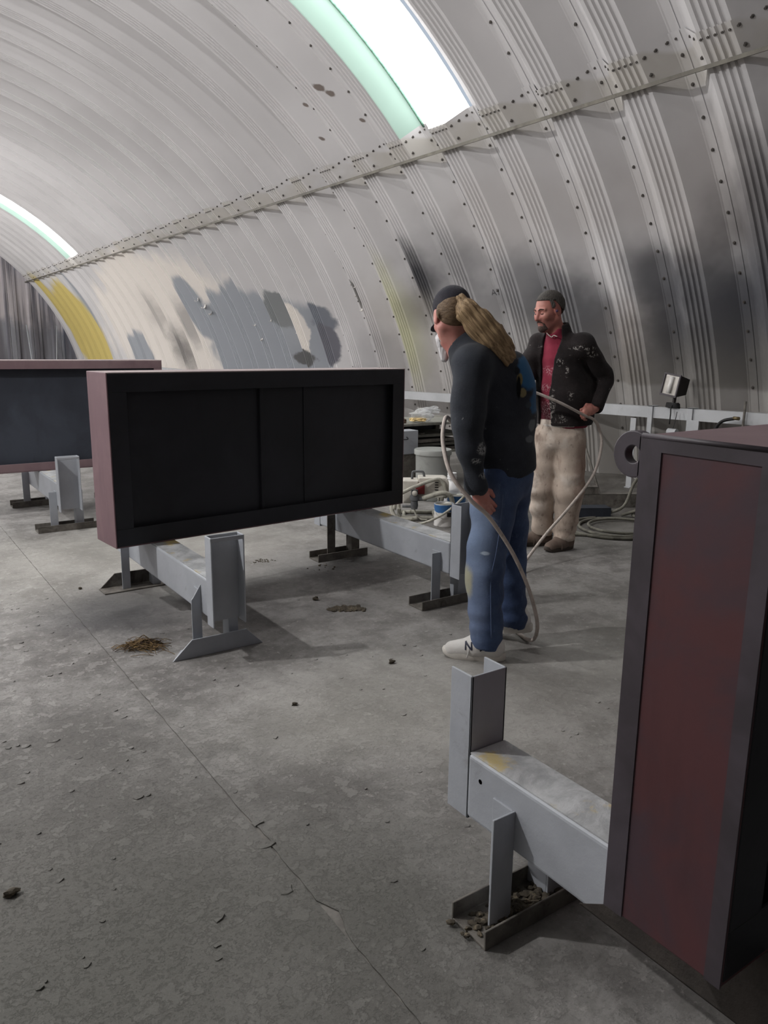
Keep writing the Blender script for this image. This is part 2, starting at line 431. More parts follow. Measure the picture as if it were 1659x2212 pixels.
# ------------------------------------------------------------------ hanging lamps (above the frame)
LAMPSH = paint('white_enamel_shade', srgb(210, 210, 205), .4, .1)
DARKM = paint('black_rubber', srgb(26, 26, 27), .6, .2, 12)
def pendant(x, y, z, power, label, size=.07):
    root = empty('pendant_lamp', (x, y, z), 0, label, 'lamp', 'pendant lamps under the roof')
    top = AZ+math.sqrt(AR**2-(x-AX)**2)-z
    MB().lathe([(.03, .30), (.05, .28), (.06, .20), (.12, .17), (.20, .12), (.205, .115), (.20, .11), (.118, .158), (.05, .19)]).build('lamp_shade', LAMPSH, root, True)
    MB().lathe([(.0, .19), (.04, .18), (.045, .12), (.0, .09)], n=16).build('bulb', LAMPSH, root, True)
    MB().tube([(0, 0, .29), (0, 0, top)], .006, 6, True, 1).build('cord', DARKM, root)
    l = bpy.data.lights.new('lamp_light', 'POINT'); l.energy = power; l.shadow_soft_size = size; l.color = (1, .985, .985)
    o = bpy.data.objects.new('lamp_light', l); o.location = (0, 0, .04); link(o, root)
    return root
for i, (x, y, z, p, lb) in enumerate((
        (-2.4, 4.85, 4.75, LAMP_A, 'white pendant lamp nearest the viewer on the left side'),
        (-2.4, 12.0, 4.75, LAMP_A*.85, 'added second white pendant lamp on the left side'),  # this lamp and the next two are added to brighten the far hall
        (-2.4, 19.0, 4.75, LAMP_A*1.7, 'added third white pendant lamp on the left side'),
        (-2.4, 26.0, 4.75, LAMP_A*1.5, 'added white pendant lamp nearest the far end wall'),
        (1.0, 6.2, 5.45, LAMP_B, 'white pendant lamp under the roof crown'))):
    pendant(x, y, z, p, lb)

# ------------------------------------------------------------------ steel frame boxes
def box_mat(name, col, col2, sc=2.2, rough=.6):
    t = NT(name); v = t.obj()
    a = t.noise(v, sc, 4, .6, .4); b = t.noise(t.vmul(v, (1, 1, .25)), 9, 5, .65)
    c = t.mix(t.mr(a, .38, .66), col, col2); c = t.mix(t.mr(b, .5, .75, 0, .35), c, scale_col(col, .6))
    t.bump(t.noise(v, 60, 3, .6), .06, .005)
    return t.out(c, rough, 0, .35)
PRIMER = box_mat('mauve_primer_steel', srgb(112, 88, 93), srgb(124, 99, 103))
BLACKP = box_mat('fresh_black_paint', srgb(34, 35, 39), srgb(42, 43, 48), 2.2, .5)
REDP = box_mat('dark_red_oxide_primer', srgb(82, 50, 52), srgb(68, 53, 59), 4.0, .55)
MILL = box_mat('bare_mill_scale', srgb(60, 55, 59), srgb(74, 68, 74), 5, .5)
DARKB = box_mat('dark_sprayed_inside', srgb(46, 50, 58), srgb(58, 63, 72), 2.0, .6)

def frame_box(name, loc, rz, L, D, H, label, side_mat, front_mat, inner_mat, lip=.10, inset=.07, mull=(), tabs=(), top_mat=None):
    """open-fronted steel box: x along its length, y into its depth, z up; origin at the front lower left corner"""
    root = empty(name, loc, rz, label, 'steel box', 'steel frame boxes on trestles'); t = .008
    MB().box(0, t, 0, D, 0, H).build('side_plate', side_mat, root, bevel=.004)
    MB().box(L-t, L, 0, D, 0, H).build('side_plate', side_mat, root, bevel=.004)
    MB().box(t, L-t, .001, D, H-t, H).build('top_plate', top_mat or side_mat, root, bevel=.003)
    MB().box(t, L-t, .001, D, 0, t).build('bottom_plate', side_mat, root, bevel=.003)
    MB().box(t, L-t, D-t, D, t, H-t).build('back_plate', side_mat, root)
    m = MB(); m.box(t, L-t, .0, t, t, lip); b = m.build('front_lip', front_mat, root, bevel=.002)
    MB().box(t, L-t, .0, t, H-lip, H-t).build('front_lip', front_mat, root, bevel=.002)
    MB().box(t, lip, .0, t, lip, H-lip).build('front_lip', front_mat, root, bevel=.002)
    MB().box(L-lip, L-t, .0, t, lip, H-lip).build('front_lip', front_mat, root, bevel=.002)
    MB().box(t, L-t, inset, inset+.006, t, H-t).build('inner_panel', inner_mat, root)
    for x, wd, dp in mull:
        MB().box(x-wd/2, x+wd/2, inset-dp, inset, lip*.4, H-lip*.4).build('mullion', front_mat, root, bevel=.002)
    for x0, x1, y0, y1 in tabs:
        MB().box(x0, x1, y0, y1, -.0, .008).build('base_tab', BLACKP, root, bevel=.002)
    return root
DUSTY = box_mat('dust_on_primer', srgb(150, 136, 136), srgb(164, 152, 150))
PRIM2 = box_mat('dusty_rose_primer', srgb(112, 92, 96), srgb(124, 104, 106))
frame_box('frame_box', (1.109, 4.185, .3985), R_(5.6), 2.08, .285, .95, 'long black fronted steel box on two grey trestles, mid floor', PRIMER, BLACKP, BLACKP,
          .105, .05, [(.95, .022, .02), (1.27, .010, .006)], top_mat=DUSTY)
frame_box('frame_box', (.34, 7.19, .3985), 0, 2.08, .285, .95, 'steel box with dusty rose border, far left behind the black one', PRIM2, PRIM2, DARKB, .075, .05, top_mat=DUSTY)
rb = frame_box('frame_box', (1.15, .612, .3985), 0, 2.08, .257, .953, 'dark red steel box with lifting lug, cut by the right picture edge', REDP, BLACKP, BLACKP, .11, .06, top_mat=PRIM2)
# bare steel corner strips and lifting lug of the red box
m = MB(); m.box(-.0025, 0, .213, .257, .0, .953); m.build('corner_strip', MILL, rb)
m = MB(); m.box(-.0025, 0, .0, .031, .0, .953); m.build('corner_strip', MILL, rb)
m = MB(); m.box(-.0025, 0, .031, .213, .926, .953); m.build('corner_strip', MILL, rb)
m = MB(); m.tube([(0, .002, .952), (0, .255, .952)], .005, 6, True, 1); m.build('weld_bead', MILL, rb, True)
m = MB(); n = 32; V = []; F = []
for xx in (.012, .034):
    for r in (.016, .043):
        for i in range(n):
            a = 2*math.pi*i/n; V.append((xx, .284+r*math.cos(a), .914+r*math.sin(a)))
for i in range(n):
    j = (i+1) % n
    F += [(i, j, n+j, n+i), (2*n+i, 3*n+i, 3*n+j, 2*n+j), (n+i, n+j, 3*n+j, 3*n+i), (i, 2*n+i, 2*n+j, j)]
m.add(V, F); m.box(.012, .034, .257, .272, .872, .95); m.build('lifting_lug', MILL, rb, bevel=.002)

# ------------------------------------------------------------------ trestles
TREST = paint('light_grey_trestle_paint', srgb(163, 167, 173), .5, .08, 4, srgb(130, 130, 130), (.62, .8), 5, bump=.1)
TREST_D = paint('dusty_steel_channel', srgb(104, 100, 94), .75, .25, 14, srgb(70, 66, 60), (.5, .7), 9, bump=.25)
STAIN = paint('yellow_paint_stain', srgb(200, 170, 90), .6, .3, 40)
def stained_top():
    t = NT('chipped_grey_top_paint'); v = t.obj()
    a = t.noise(v, 9, 6, .7, .3); y = t.noise(v, 5.5, 5, .65)
    c = t.mix(t.mr(a, .35, .65), srgb(150, 152, 153), srgb(188, 190, 191))
    c = t.mix(t.mr(y, .57, .66, 0, .75), c, srgb(196, 174, 104))
    c = t.mix(t.mr(t.noise(v, 26, 5, .7, 1.5), .30, .26), c, srgb(70, 66, 64))
    t.bump(a, .5, .012); return t.out(c, .55)
TOPST = stained_top()
def channel_poly(w, d, t): return [(0, 0), (w, 0), (w, d), (w-t, d), (w-t, t), (t, t), (t, d), (0, d)]

def trestle(cx, y0, y1, zt, label, feet, ups, fx0=-.31, fx1=.165, foot='angle', dust=False, zb=.20, lw=.075, uw=.067):
    """beam along y on two feet; ups = list of (end, kind)"""
    root = empty('trestle', (cx, y0, 0), 0, label, 'trestle', 'grey welded steel trestles'); L = y1-y0; hw = .07
    bm = MB().box(-hw, hw, 0, L, zb, zt).build('beam', TREST, root, bevel=.012, seg=3)
    m = MB(); m.box(-hw+.006, hw-.006, .004, L-.004, zt-.001, zt+.0025); m.build('worn_top', TOPST, bm)
    for fy, kind in feet:
        fy -= y0; F = TREST if not dust else TREST_D
        if kind == 'angle_front':      # upright plate in front, cut at 45 degrees, foot plate behind it
            m = MB(); m.prism([(fx0, 0), (fx1, 0), (fx1-.09, .092), (fx0+.10, .092)], 'y', fy, fy+.008)
            m.prism([(fx0+.005, fy+.004), (fx1-.005, fy+.004), (fx1-.07, fy+.11), (fx0+.08, fy+.11)], 'z', 0, .008)
            ft = m.build('foot', TREST_D if dust else F, root, bevel=.002); ly = fy+.05
        elif kind == 'angle_back':
            m = MB(); m.prism([(fx0, 0), (fx1, 0), (fx1-.09, .092), (fx0+.10, .092)], 'y', fy+.117, fy+.125)
            m.prism([(fx0+.005, fy), (fx1-.005, fy), (fx1, fy+.12), (fx0, fy+.12)], 'z', 0, .008)
            ft = m.build('foot', TREST_D, root, bevel=.002); ly = fy+.035
        else:                          # channel lying open side up
            m = MB(); m.prism([(fy, 0), (fy+.135, 0), (fy+.135, .055), (fy+.128, .055), (fy+.128, .008), (fy+.007, .008), (fy+.007, .055), (fy, .055)], 'x', fx0, fx1)
            ft = m.build('foot', TREST_D, root, bevel=.002); ly = fy+.05
        lm = TREST_D if (dust and kind == 'channel_dark') else TREST
        # legs: angle irons either side of the beam, a flange against its face
        for sgn in (-1, 1):
            x_in = sgn*hw; x_out = sgn*(hw+lw)
            a, b = sorted((x_in, x_out)); zl = zt-.075
            m = MB()
            if kind == 'angle_front' and sgn < 0: m.prism([(a, .008), (b, .008), (b, zl+.03), (a+.012, zl-.03), (a, zl-.045)], 'y', ly, ly+.007)
            else: m.box(a, b, ly, ly+.007, .008, zl)
            c0, c1 = sorted((x_in, x_in+sgn*.007)); m.box(c0, c1, ly+.007, ly+.08, .008, zl)
            m.build('leg', lm, root, bevel=.0015)
    for e, kind in ups:
        ye = 0 if e == 0 else L; s = -1 if e == 0 else 1
        zz0, zz1 = .19, .62
        if kind == 'slot':     # box section upright with an open slot at the top and a recessed outer face
            m = MB(); W = .085
            m.box(-W, W, min(ye, ye+s*.008), max(ye, ye+s*.008), zz0, zz1)
            for q in (-1, 1): m.box(min(q*W, q*(W-.008)), max(q*W, q*(W-.008)), min(ye, ye+s*.075), max(ye, ye+s*.075), zz0-.01, zz1)
            m.box(-W, W, min(ye+s*.067, ye+s*.075), max(ye+s*.067, ye+s*.075), zz1-.022, zz1)
            m.build('upright', TREST, root, bevel=.005, seg=3)
        else:                  # plain channel, web against the beam end
            m = MB(); W = uw
            m.box(-W, W, min(ye, ye+s*.007), max(ye, ye+s*.007), zz0, zz1)
            for q in (-1, 1): m.box(min(q*W, q*(W-.007)), max(q*W, q*(W-.007)), min(ye, ye+s*.09), max(ye, ye+s*.09), zz0, zz1)
            m.build('upright', TREST, root, bevel=.002)
    return root
trestle(1.385, 3.38, 4.86, .395, 'grey trestle with slotted upright under left end of black fronted box', [(3.44, 'angle_front'), (4.65, 'angle_back')], [(0, 'slot'), (1, 'channel')], -.243, .233, lw=.05)
trestle(2.835, 3.35, 4.86, .395, 'grey trestle under right end of black fronted box, beside the jeans', [(3.376, 'channel'), (4.586, 'channel_dark')], [(0, 'channel'), (1, 'channel')], -.238, .175, dust=True, lw=.065)
trestle(1.36, 6.44, 7.92, .395, 'grey trestle with slotted upright under the far left box', [(6.50, 'channel'), (7.66, 'channel')], [(0, 'slot'), (1, 'channel')], -.237, .225, dust=True, lw=.06)
near = trestle(1.38, .04, 1.48, .395, 'yellow stained grey trestle with dirt filled foot under dark red box', [(.03, 'channel'), (1.236, 'channel')], [(1, 'channel')], -.204, .19, dust=True, uw=.064)
RUST_SHADE = paint('shade_dark_rusty_steel', srgb(54, 49, 45), .8, .3, 9, srgb(78, 56, 46), (.6, .7), 12, bump=.3)  # rust colour darkened to paint in the red box's shade on the beam
MB().prism([(.004, .199), (1.02, .199), (.91, .27), (.86, .394), (.004, .394)], 'x', -.0715, -.069).build('shade_rust_patch', RUST_SHADE, near)
MB().box(-.0715, .07, .004, 1.02, .198, .2005).build('shade_rust_underside', RUST_SHADE, near)
m = MB().lathe([(.0, 0), (.007, 0)], n=12, axis='x'); m.build('bolt_hole', DARKM, near, loc=(-.0705, 1.385, .335))
trestle(2.95, .04, 1.48, .395, 'grey trestle under the hidden end of the dark red box', [(.03, 'channel'), (1.236, 'channel')], [(1, 'channel')], -.204, .19, dust=True)
trestle(2.12, 6.44, 7.92, .395, 'grey trestle under the far left box, hidden behind the black one', [(6.50, 'channel'), (7.66, 'channel')], [(0, 'slot'), (1, 'channel')], -.237, .225, dust=True, lw=.06)
# ------------------------------------------------------------------ people: smooth distance-field bodies turned into meshes
def A3(*p): return np.array(p, np.float32)
def unit(v): v = np.array(v, np.float32); return v/np.linalg.norm(v)
def smin(a, b, k):
    h = np.clip(.5+.5*(b-a)/k, 0, 1); return b*(1-h)+a*h-k*h*(1-h)
def smax(a, b, k): return -smin(-a, -b, k)
def cone(P, a, b, ra, rb, ax=None, fl=1.):
    """tapered capsule a-b; along unit axis ax it is fl times as thick"""
    a = A3(*a); b = A3(*b); ab = b-a; L = float(ab@ab)
    t = np.clip((P-a)@ab/L, 0, 1) if L > 1e-12 else np.zeros(len(P), np.float32)
    Q = P-a-t[:, None]*ab
    if ax is not None: Q = Q+((1/fl-1)*(Q@ax))[:, None]*ax
    return np.sqrt((Q*Q).sum(1))-(ra+(rb-ra)*t)
def ball(P, c, r, axes=None):
    Q = P-A3(*c)
    if axes is not None: Q = Q@np.array(axes, np.float32).T
    r = A3(*r) if hasattr(r, '__len__') else A3(r, r, r)
    return (np.sqrt(((Q/r)**2).sum(1))-1)*float(min(r))
def union(ds, k):
    d = ds[0]
    for e in ds[1:]: d = smin(d, e, k)
    return d
def folds(P, amp, fz=60., fx=22., seed=0):
    r = np.random.RandomState(seed); d = np.zeros(len(P), np.float32)
    for i in range(5):
        kv = A3(r.uniform(-fx, fx), r.uniform(-fx, fx), r.uniform(.45, 1.1)*fz*r.choice([-1, 1]))
        kv2 = A3(*r.uniform(-14, 14, 3)); d += np.sin(P@kv+r.uniform(0, 6)+1.6*np.sin(P@kv2+r.uniform(0, 6)))*r.uniform(.5, 1)
    return amp*d/2.5
def snets(f, lo, hi, h):
    ax = [np.arange(lo[i], hi[i]+h, h, dtype=np.float32) for i in range(3)]
    n = [len(a) for a in ax]
    G = np.stack(np.meshgrid(*ax, indexing='ij'), -1).reshape(-1, 3)
    D = np.concatenate([f(G[i:i+400000]) for i in range(0, len(G), 400000)]).reshape(n)
    I = D < 0; nx, ny, nz = n
    cn = [(x, y, z) for x in (0, 1) for y in (0, 1) for z in (0, 1)]
    sl = lambda A, c: A[c[0]:nx-1+c[0], c[1]:ny-1+c[1], c[2]:nz-1+c[2]]
    s = sum(sl(I, c).astype(np.int8) for c in cn); mask = (s > 0) & (s < 8)
    idx = np.full(mask.shape, -1, np.int64); idx[mask] = np.arange(mask.sum())
    acc = np.zeros((mask.sum(), 3), np.float32); cnt = np.zeros(mask.sum(), np.float32)
    for a in range(8):
        for q in range(3):
            c0 = cn[a]
            if c0[q]: continue
            c1 = list(c0); c1[q] = 1; c1 = tuple(c1)
            d0 = sl(D, c0)[mask]; d1 = sl(D, c1)[mask]; cr = (d0 < 0) != (d1 < 0)
            t = np.where(cr, d0/np.where(cr, d0-d1, 1), 0); p = np.tile(A3(*c0), (len(t), 1)); p[:, q] = t
            acc += np.where(cr[:, None], p, 0); cnt += cr
    base = np.argwhere(mask).astype(np.float32)
    V = (base+acc/cnt[:, None])*h+A3(*[a[0] for a in ax])
    F = []
    for q in range(3):
        o = [(1, 2), (2, 0), (0, 1)][q]
        s0 = [slice(1, None)]*3; s1 = [slice(1, None)]*3
        e0 = [slice(1, n[i]-1) for i in range(3)]; e1 = list(e0); e0[q] = slice(0, n[q]-1); e1[q] = slice(1, n[q])
        A = I[tuple(e0)]; B = I[tuple(e1)]; ch = np.argwhere(A != B); 
        if not len(ch): continue
        fl = A[tuple(ch.T)]; c = ch.copy()
        for i in range(3):
            if i != q: c[:, i] += 1
        def cell(du, dv):
            k = c.copy(); k[:, o[0]] += du; k[:, o[1]] += dv; return idx[tuple(k.T)]
        Q = np.stack([cell(-1, -1), cell(0, -1), cell(0, 0), cell(-1, 0)], 1)
        Q[~fl] = Q[~fl][:, ::-1]; F.append(Q)
    F = np.concatenate(F); F = F[(F >= 0).all(1)]
    return V, F
def smesh(name, parts, mat, parent=None, mats=None):
    """parts: list of (V,F); joined into one smooth mesh"""
    V = []; F = []; n = 0
    for v, f in parts: V.append(v); F.append(f+n); n += len(v)
    V = np.concatenate(V); F = np.concatenate(F).astype(np.int32)
    me = bpy.data.meshes.new(name); me.vertices.add(len(V)); me.vertices.foreach_set('co', V.astype(np.float32).ravel())
    me.loops.add(len(F)*4); me.loops.foreach_set('vertex_index', F.ravel()); me.polygons.add(len(F))
    me.polygons.foreach_set('loop_start', np.arange(0, len(F)*4, 4, dtype=np.int32)); me.polygons.foreach_set('use_smooth', np.ones(len(F), bool))
    me.update(calc_edges=True); me.validate(); me.materials.append(mat)
    o = bpy.data.objects.new(name, me); return link(o, parent)

def head_frame(c, f, pitch, sc):
    """returns function mapping points into head space (x face, y left, z up) in unscaled metres, and axes"""
    f = unit(f); l = unit(np.cross((0, 0, 1), f)); u = A3(0, 0, 1)
    cp, sp = math.cos(pitch), math.sin(pitch)
    f2 = f*cp-u*sp; u2 = u*cp+f*sp; Rm = np.stack([f2, l, u2]).astype(np.float32); c = A3(*c)
    return (lambda P: ((P-c)@Rm.T)/sc), (lambda p: c+(A3(*p)@Rm)*sc)
def head_sdf(Q, nose=1., jaw=1.):
    d = ball(Q, (-.012, 0, .030), (.098, .077, .090))
    d = smin(d, ball(Q, (.030, 0, -.030), (.066, .062, .082)), .03)
    d = smin(d, cone(Q, (.040, 0, -.040), (.060, 0, -.095), .050, .030*jaw), .03)
    for s in (-1, 1):
        d = smin(d, cone(Q, (-.01, s*.052, -.055), (.055, s*.020, -.098), .022, .020*jaw), .025)
        d = smin(d, ball(Q, (.066, s*.040, -.022), .024), .02)
        d = smin(d, cone(Q, (.084, s*.012, .022), (.074, s*.048, .020), .011, .010), .012)
        d = smax(d, -ball(Q, (.101, s*.031, .000), (.018, .018, .012)), .012)
        d = smin(d, ball(Q, (.0775, s*.031, .000), .0125), .004)
        ear = ball(Q, (-.006, s*.079, -.004), (.026, .009, .034))
        ear = smax(ear, -ball(Q, (-.002, s*.090, -.002), (.013, .008, .018)), .006)
        d = smin(d, ear, .008)
    nz = cone(Q, (.088, 0, .014), (.110*1, 0, -.030), .0075, .0135*nose)
    for s in (-1, 1): nz = smin(nz, ball(Q, (.099, s*.013, -.034), .0095), .006)
    d = smin(d, nz, .009)
    lip = smin(cone(Q, (.083, -.019, -.064), (.083, .019, -.064), .008, .008), cone(Q, (.082, -.016, -.076), (.082, .016, -.076), .009, .009), .003)
    lip = smin(lip, ball(Q, (.088, 0, -.070), .010), .012)
    d = smin(d, lip, .008)
    d = smax(d, -cone(Q, (.100, -.018, -.0705), (.100, .018, -.0705), .004, .004), .004)
    return smin(d, ball(Q, (.078, 0, -.100), .020*jaw), .015)

def hand_sdf(P, w, k, grip, side, spread, r=.0088, thumb=True):
    """w wrist, k centre of knuckles, fingers sweep from the knuckles along grip points (list of 2 offsets); side = across the knuckles"""
    w = A3(*w); k = A3(*k); side = unit(side); nrm = unit(np.cross(k-w, side))
    d = cone(P, w, w*.45+k*.55, .027, .036, nrm, .62)
    d = smin(d, cone(P, w*.5+k*.5, k, .036, .034, nrm, .5), .015)
    for i, (q, ln) in enumerate(((-1.5, .86), (-.5, 1.), (.5, .96), (1.5, .76))):
        a = k+side*(q*spread); b = a+A3(*grip[0])*ln; c = b+A3(*grip[1])*ln; e = c+A3(*grip[2])*ln
        g = smin(cone(P, a, b, r*1.08, r), cone(P, b, c, r, r*.94), .003); g = smin(g, cone(P, c, e, r*.94, r*.8), .003)
        d = smin(d, g, .0035)
    if thumb:
        a = w*.6+k*.4-side*.030; b = a+(k-w)*.32-side*.022+A3(*grip[1])*.25; c = b+(k-w)*.30+A3(*grip[1])*.7
        d = smin(d, smin(cone(P, a, b, .0145, .012), cone(P, b, c, .0115, .0095), .004), .010)
    return d

def skin_mat(name, col, red, stub=None):
    t = NT(name); v = t.obj(); n = t.noise(v, 30, 4, .6); n2 = t.noise(v, 9, 3, .5)
    c = t.mix(t.mr(n2, .35, .65), col, red); c = t.mix(t.mr(n, .5, .75, 0, .3), c, scale_col(red, .7))
    if stub: c = t.mix(t.math('MULTIPLY', t.blob(v, stub[0], (stub[1],)*3, .3, n2, .5), .45), c, srgb(104, 78, 70))
    t.b.inputs['Subsurface Weight'].default_value = .08; t.b.inputs['Subsurface Radius'].default_value = (.012, .005, .003); t.b.inputs['Subsurface Scale'].default_value = .5
    t.bump(n, .1, .004); return t.out(c, .5, 0, .4)
def cloth(name, col, col2, sc=8, rough=.9, splat=None, weave=220, bump=.25, extra=None, wear=None):
    t = NT(name); v = t.obj(); a = t.noise(v, sc, 5, .6)
    c = t.mix(t.mr(a, .3, .7), col, col2)
    if wear: c = t.mix(t.math('MULTIPLY', t.mr(t.noise(v, wear[1], 6, .7, .5), *wear[2]), wear[3]), c, wear[0])
    if extra: c = extra(t, v, c)
    if splat:
        for sc2, th, pw, cc in splat:
            c = t.mix(t.math('MULTIPLY', t.mr(t.noise(v, sc2, 5, .68, .4), th, th+.02), pw), c, cc)
    t.bump(t.math('ADD', t.noise(v, weave, 2, .5), t.math('MULTIPLY', t.noise(v, 24, 4, .6), 2)), bump, .006)
    m = t.out(c, rough, 0, .2); t.b.inputs['Sheen Weight'].default_value = .08; return m
def hairm(name, c1, c2, vec=(8, 8, 60), rot=None):
    t = NT(name); v = t.obj()
    if rot:                       # run the strands along the direction rot
        a = Vector(rot).normalized(); b = a.orthogonal().normalized(); e = a.cross(b); cb = t.n('ShaderNodeCombineXYZ')
        for i, (q, k) in enumerate(((a, .06), (b, 1), (e, 1))):
            d = t.n('ShaderNodeVectorMath', operation='DOT_PRODUCT'); t.put(d.inputs[0], v); d.inputs[1].default_value = q*k
            t.put(cb.inputs[i], d.outputs['Value'])
        v = cb.outputs[0]; vec = (40, 40, 40)
    n = t.noise(t.vmul(v, vec), 2.6, 5, .6, .2)
    c = t.mix(t.mr(n, .3, .7), c1, c2); t.bump(n, .6, .01); return t.out(c, .55, 0, .3)

ZR = -YAW   # people are posed in a frame turned like the viewer: x across, y away, z up
def P_left(): pass
PAINTW = srgb(200, 200, 198)

# ---------- person at the left: ponytail, cap, dark jacket, jeans
def build_person_one():
    B = (2.50, 2.74, 0)
    toH, frH = head_frame((-.205, .0, 1.634), (-.24, .97, 0), R_(20), 1.02)
    ft = unit((-.84, .54, 0)); lt = unit((-.54, -.84, 0))
    def neck(P): return cone(P, (-.205, -.005, 1.58), (-.150, .0, 1.45), .054, .062)
    hd = lambda P: smin(head_sdf(toH(P))*1.02, neck(P), .025)
    wr = (-.088, -.214, .868); kn = (-.052, -.216, .806)
    gr = [(.026, -.002, -.026), (.016, .012, -.018), (.000, .016, -.008)]
    def handL(P): return hand_sdf(P, wr, kn, gr, (-.66, -.30, -.68), .0190)
    def handR(P): return hand_sdf(P, (-.085, .165, 1.115), (-.140, .125, 1.115), [(-.020, -.022, -.016), (.006, -.010, -.026), (.020, .008, -.004)], (.2, .2, -.8), .018)
    parts = [snets(hd, (-.36, -.16, 1.42), (-.06, .18, 1.80), .0042),
             snets(lambda P: smin(handL(P), cone(P, (-.125, -.22, 1.02), wr, .034, .026), .02), (-.19, -.28, .70), (.03, -.13, 1.02), .004),
             snets(lambda P: smin(handR(P), cone(P, (-.02, .24, 1.13), (-.085, .165, 1.115), .034, .026), .02), (-.25, .03, 1.0), (.02, .30, 1.22), .006)]
    def inner(P):
        d = cone(P, (.06, 0, .93), (-.02, 0, 1.36), .115, .12, lt, 1.3)
        d = smin(d, cone(P, (-.05, 0, 1.38), (-.15, 0, 1.50), .10, .06), .06)
        d = union([d, cone(P, (.02, -.09, .88), (-.02, -.1, .46), .085, .058), cone(P, (.10, .09, .88), (.13, .12, .45), .085, .058)], .04)
        d = union([d, cone(P, (-.02, -.1, .46), (.0, -.1, .12), .058, .042), cone(P, (.13, .12, .45), (.152, .12, .20), .058, .042)], .02)
        d = union([d, cone(P, (-.12, -.16, 1.42), (-.14, -.225, 1.14), .052, .045), cone(P, (-.14, -.225, 1.14), (-.095, -.215, .93), .044, .032)], .02)
        return union([d, cone(P, (-.0, .19, 1.43), (-.02, .27, 1.15), .052, .045), cone(P, (-.0, .28, 1.15), (-.07, .19, 1.115), .044, .032)], .02)
    parts.append(snets(inner, (-.3, -.32, .0), (.32, .36, 1.56), .013))
    SK = skin_mat('ruddy_skin', srgb(208, 154, 142), srgb(194, 126, 116))
    body = smesh('person', parts, SK); body.location = B; body.rotation_euler = (0, 0, ZR)
    tag(body, 'ponytailed worker in cap, dark jacket and jeans, mid step with hose', 'person')
    # jacket
    def jacket(P):
        fo = folds(P, .0085, 36, 18, 3)
        d = cone(P, (.068, 0, .90), (.035, 0, 1.10), .150, .145, lt, 1.28)
        d = smin(d, cone(P, (.035, 0, 1.10), (-.035, 0, 1.36), .145, .138, lt, 1.30), .08)
        d = smin(d, cone(P, (-.125, -.155, 1.425), (.0, .18, 1.445), .080, .080), .09)
        d = smin(d, cone(P, (-.085, 0, 1.44), (-.145, 0, 1.515), .105, .082), .06)
        hood = ball(P, (-.070, -.005, 1.500), (.115, .132, .062)); d = smin(d, hood, .012)
        d = smin(d, ball(P, (.115, .02, 1.30), (.085, .16, .16)), .06)
        hem = (.862+.34*P[:, 0])-P[:, 2]
        d = smax(d, hem, .012)
        neckhole = cone(P, (-.165, 0.005, 1.525), (-.225, .02, 1.68), .066, .08); d = smax(d, -neckhole, .012)
        s1 = smin(cone(P, (-.125, -.165, 1.415), (-.142, -.232, 1.15), .086, .072), cone(P, (-.142, -.232, 1.15), (-.092, -.215, .885), .072, .046), .03)
        s1 = smax(s1, .872-P[:, 2], .006); s1 = smin(s1, cone(P, (-.094, -.215, .905), (-.09, -.215, .882), .047, .045), .006)
        s1 = smax(s1, -cone(P, (-.094, -.215, .90), (-.085, -.215, .80), .037, .037), .006)
        s2 = smin(cone(P, (.0, .19, 1.425), (-.0, .28, 1.15), .082, .070), cone(P, (-.0, .28, 1.15), (-.068, .19, 1.118), .070, .048), .03)
        s2 = smax(s2, -cone(P, (-.068, .19, 1.118), (-.11, .15, 1.112), .037, .04), .006)
        return union([d, s1, s2], .035)+fo
    def extra(t, v, c):
        # back print: blue field with pale and ochre shapes, grey emblems
        nz = t.noise(v, 22, 4, .6)
        def bl(c, cc, ctr, r, amp=.5, soft=.12): return t.mix(t.blob(v, ctr, r, soft, nz, amp), c, cc)
        c = bl(c, srgb(52, 96, 134), (.138, -.04, 1.375), (.058, .13, .090), .4)
        c = bl(c, srgb(46, 88, 126), (.165, -.01, 1.26), (.048, .12, .075), .4)
        for ctr, r, cc in (((.10, -.13, 1.36), (.014, .05, .030), srgb(120, 108, 72)), ((.115, -.12, 1.30), (.016, .05, .022), srgb(128, 118, 88)), ((.095, -.13, 1.325), (.010, .05, .05), srgb(18, 18, 20)),
                           ((.14, -.10, 1.245), (.02, .05, .018), srgb(60, 66, 74)), ((.08, -.13, 1.455), (.02, .06, .022), srgb(120, 122, 124)),
                           ((.185, -.08, 1.145), (.030, .06, .030), srgb(104, 108, 112)), ((.165, -.10, 1.085), (.034, .06, .016), srgb(100, 104, 108)),
                           ((.20, -.05, 1.07), (.016, .05, .03), srgb(96, 100, 104)), ((.09, -.14, 1.40), (.018, .05, .025), srgb(34, 36, 40))):
            c = bl(c, cc, ctr, r, .9, .2)
        for ctr, r in (((-.075, -.3, 1.055), (.028, .1, .030)), ((-.10, -.3, 1.005), (.022, .1, .014)), ((-.05, -.3, .935), (.03, .1, .018)), ((-.055, -.3, 1.14), (.010, .1, .018)), ((-.03, -.3, .90), (.014, .1, .02))):
            m = t.math('MULTIPLY', t.blob(v, ctr, r, .3, nz, 1.6), t.mr(t.noise(v, 60, 4, .7), .47, .53)); c = t.mix(m, c, srgb(150, 152, 152))
        return c
    JK = cloth('charcoal_sweat_jacket', srgb(43, 46, 52), srgb(54, 58, 65), 7, .92, [(26, .70, .7, PAINTW)], extra=extra)
    jk = smesh('jacket', [snets(jacket, (-.36, -.34, .76), (.32, .38, 1.66), .0075)], JK, body); jk['label'] = 'dark paint flecked jacket with coloured back print'
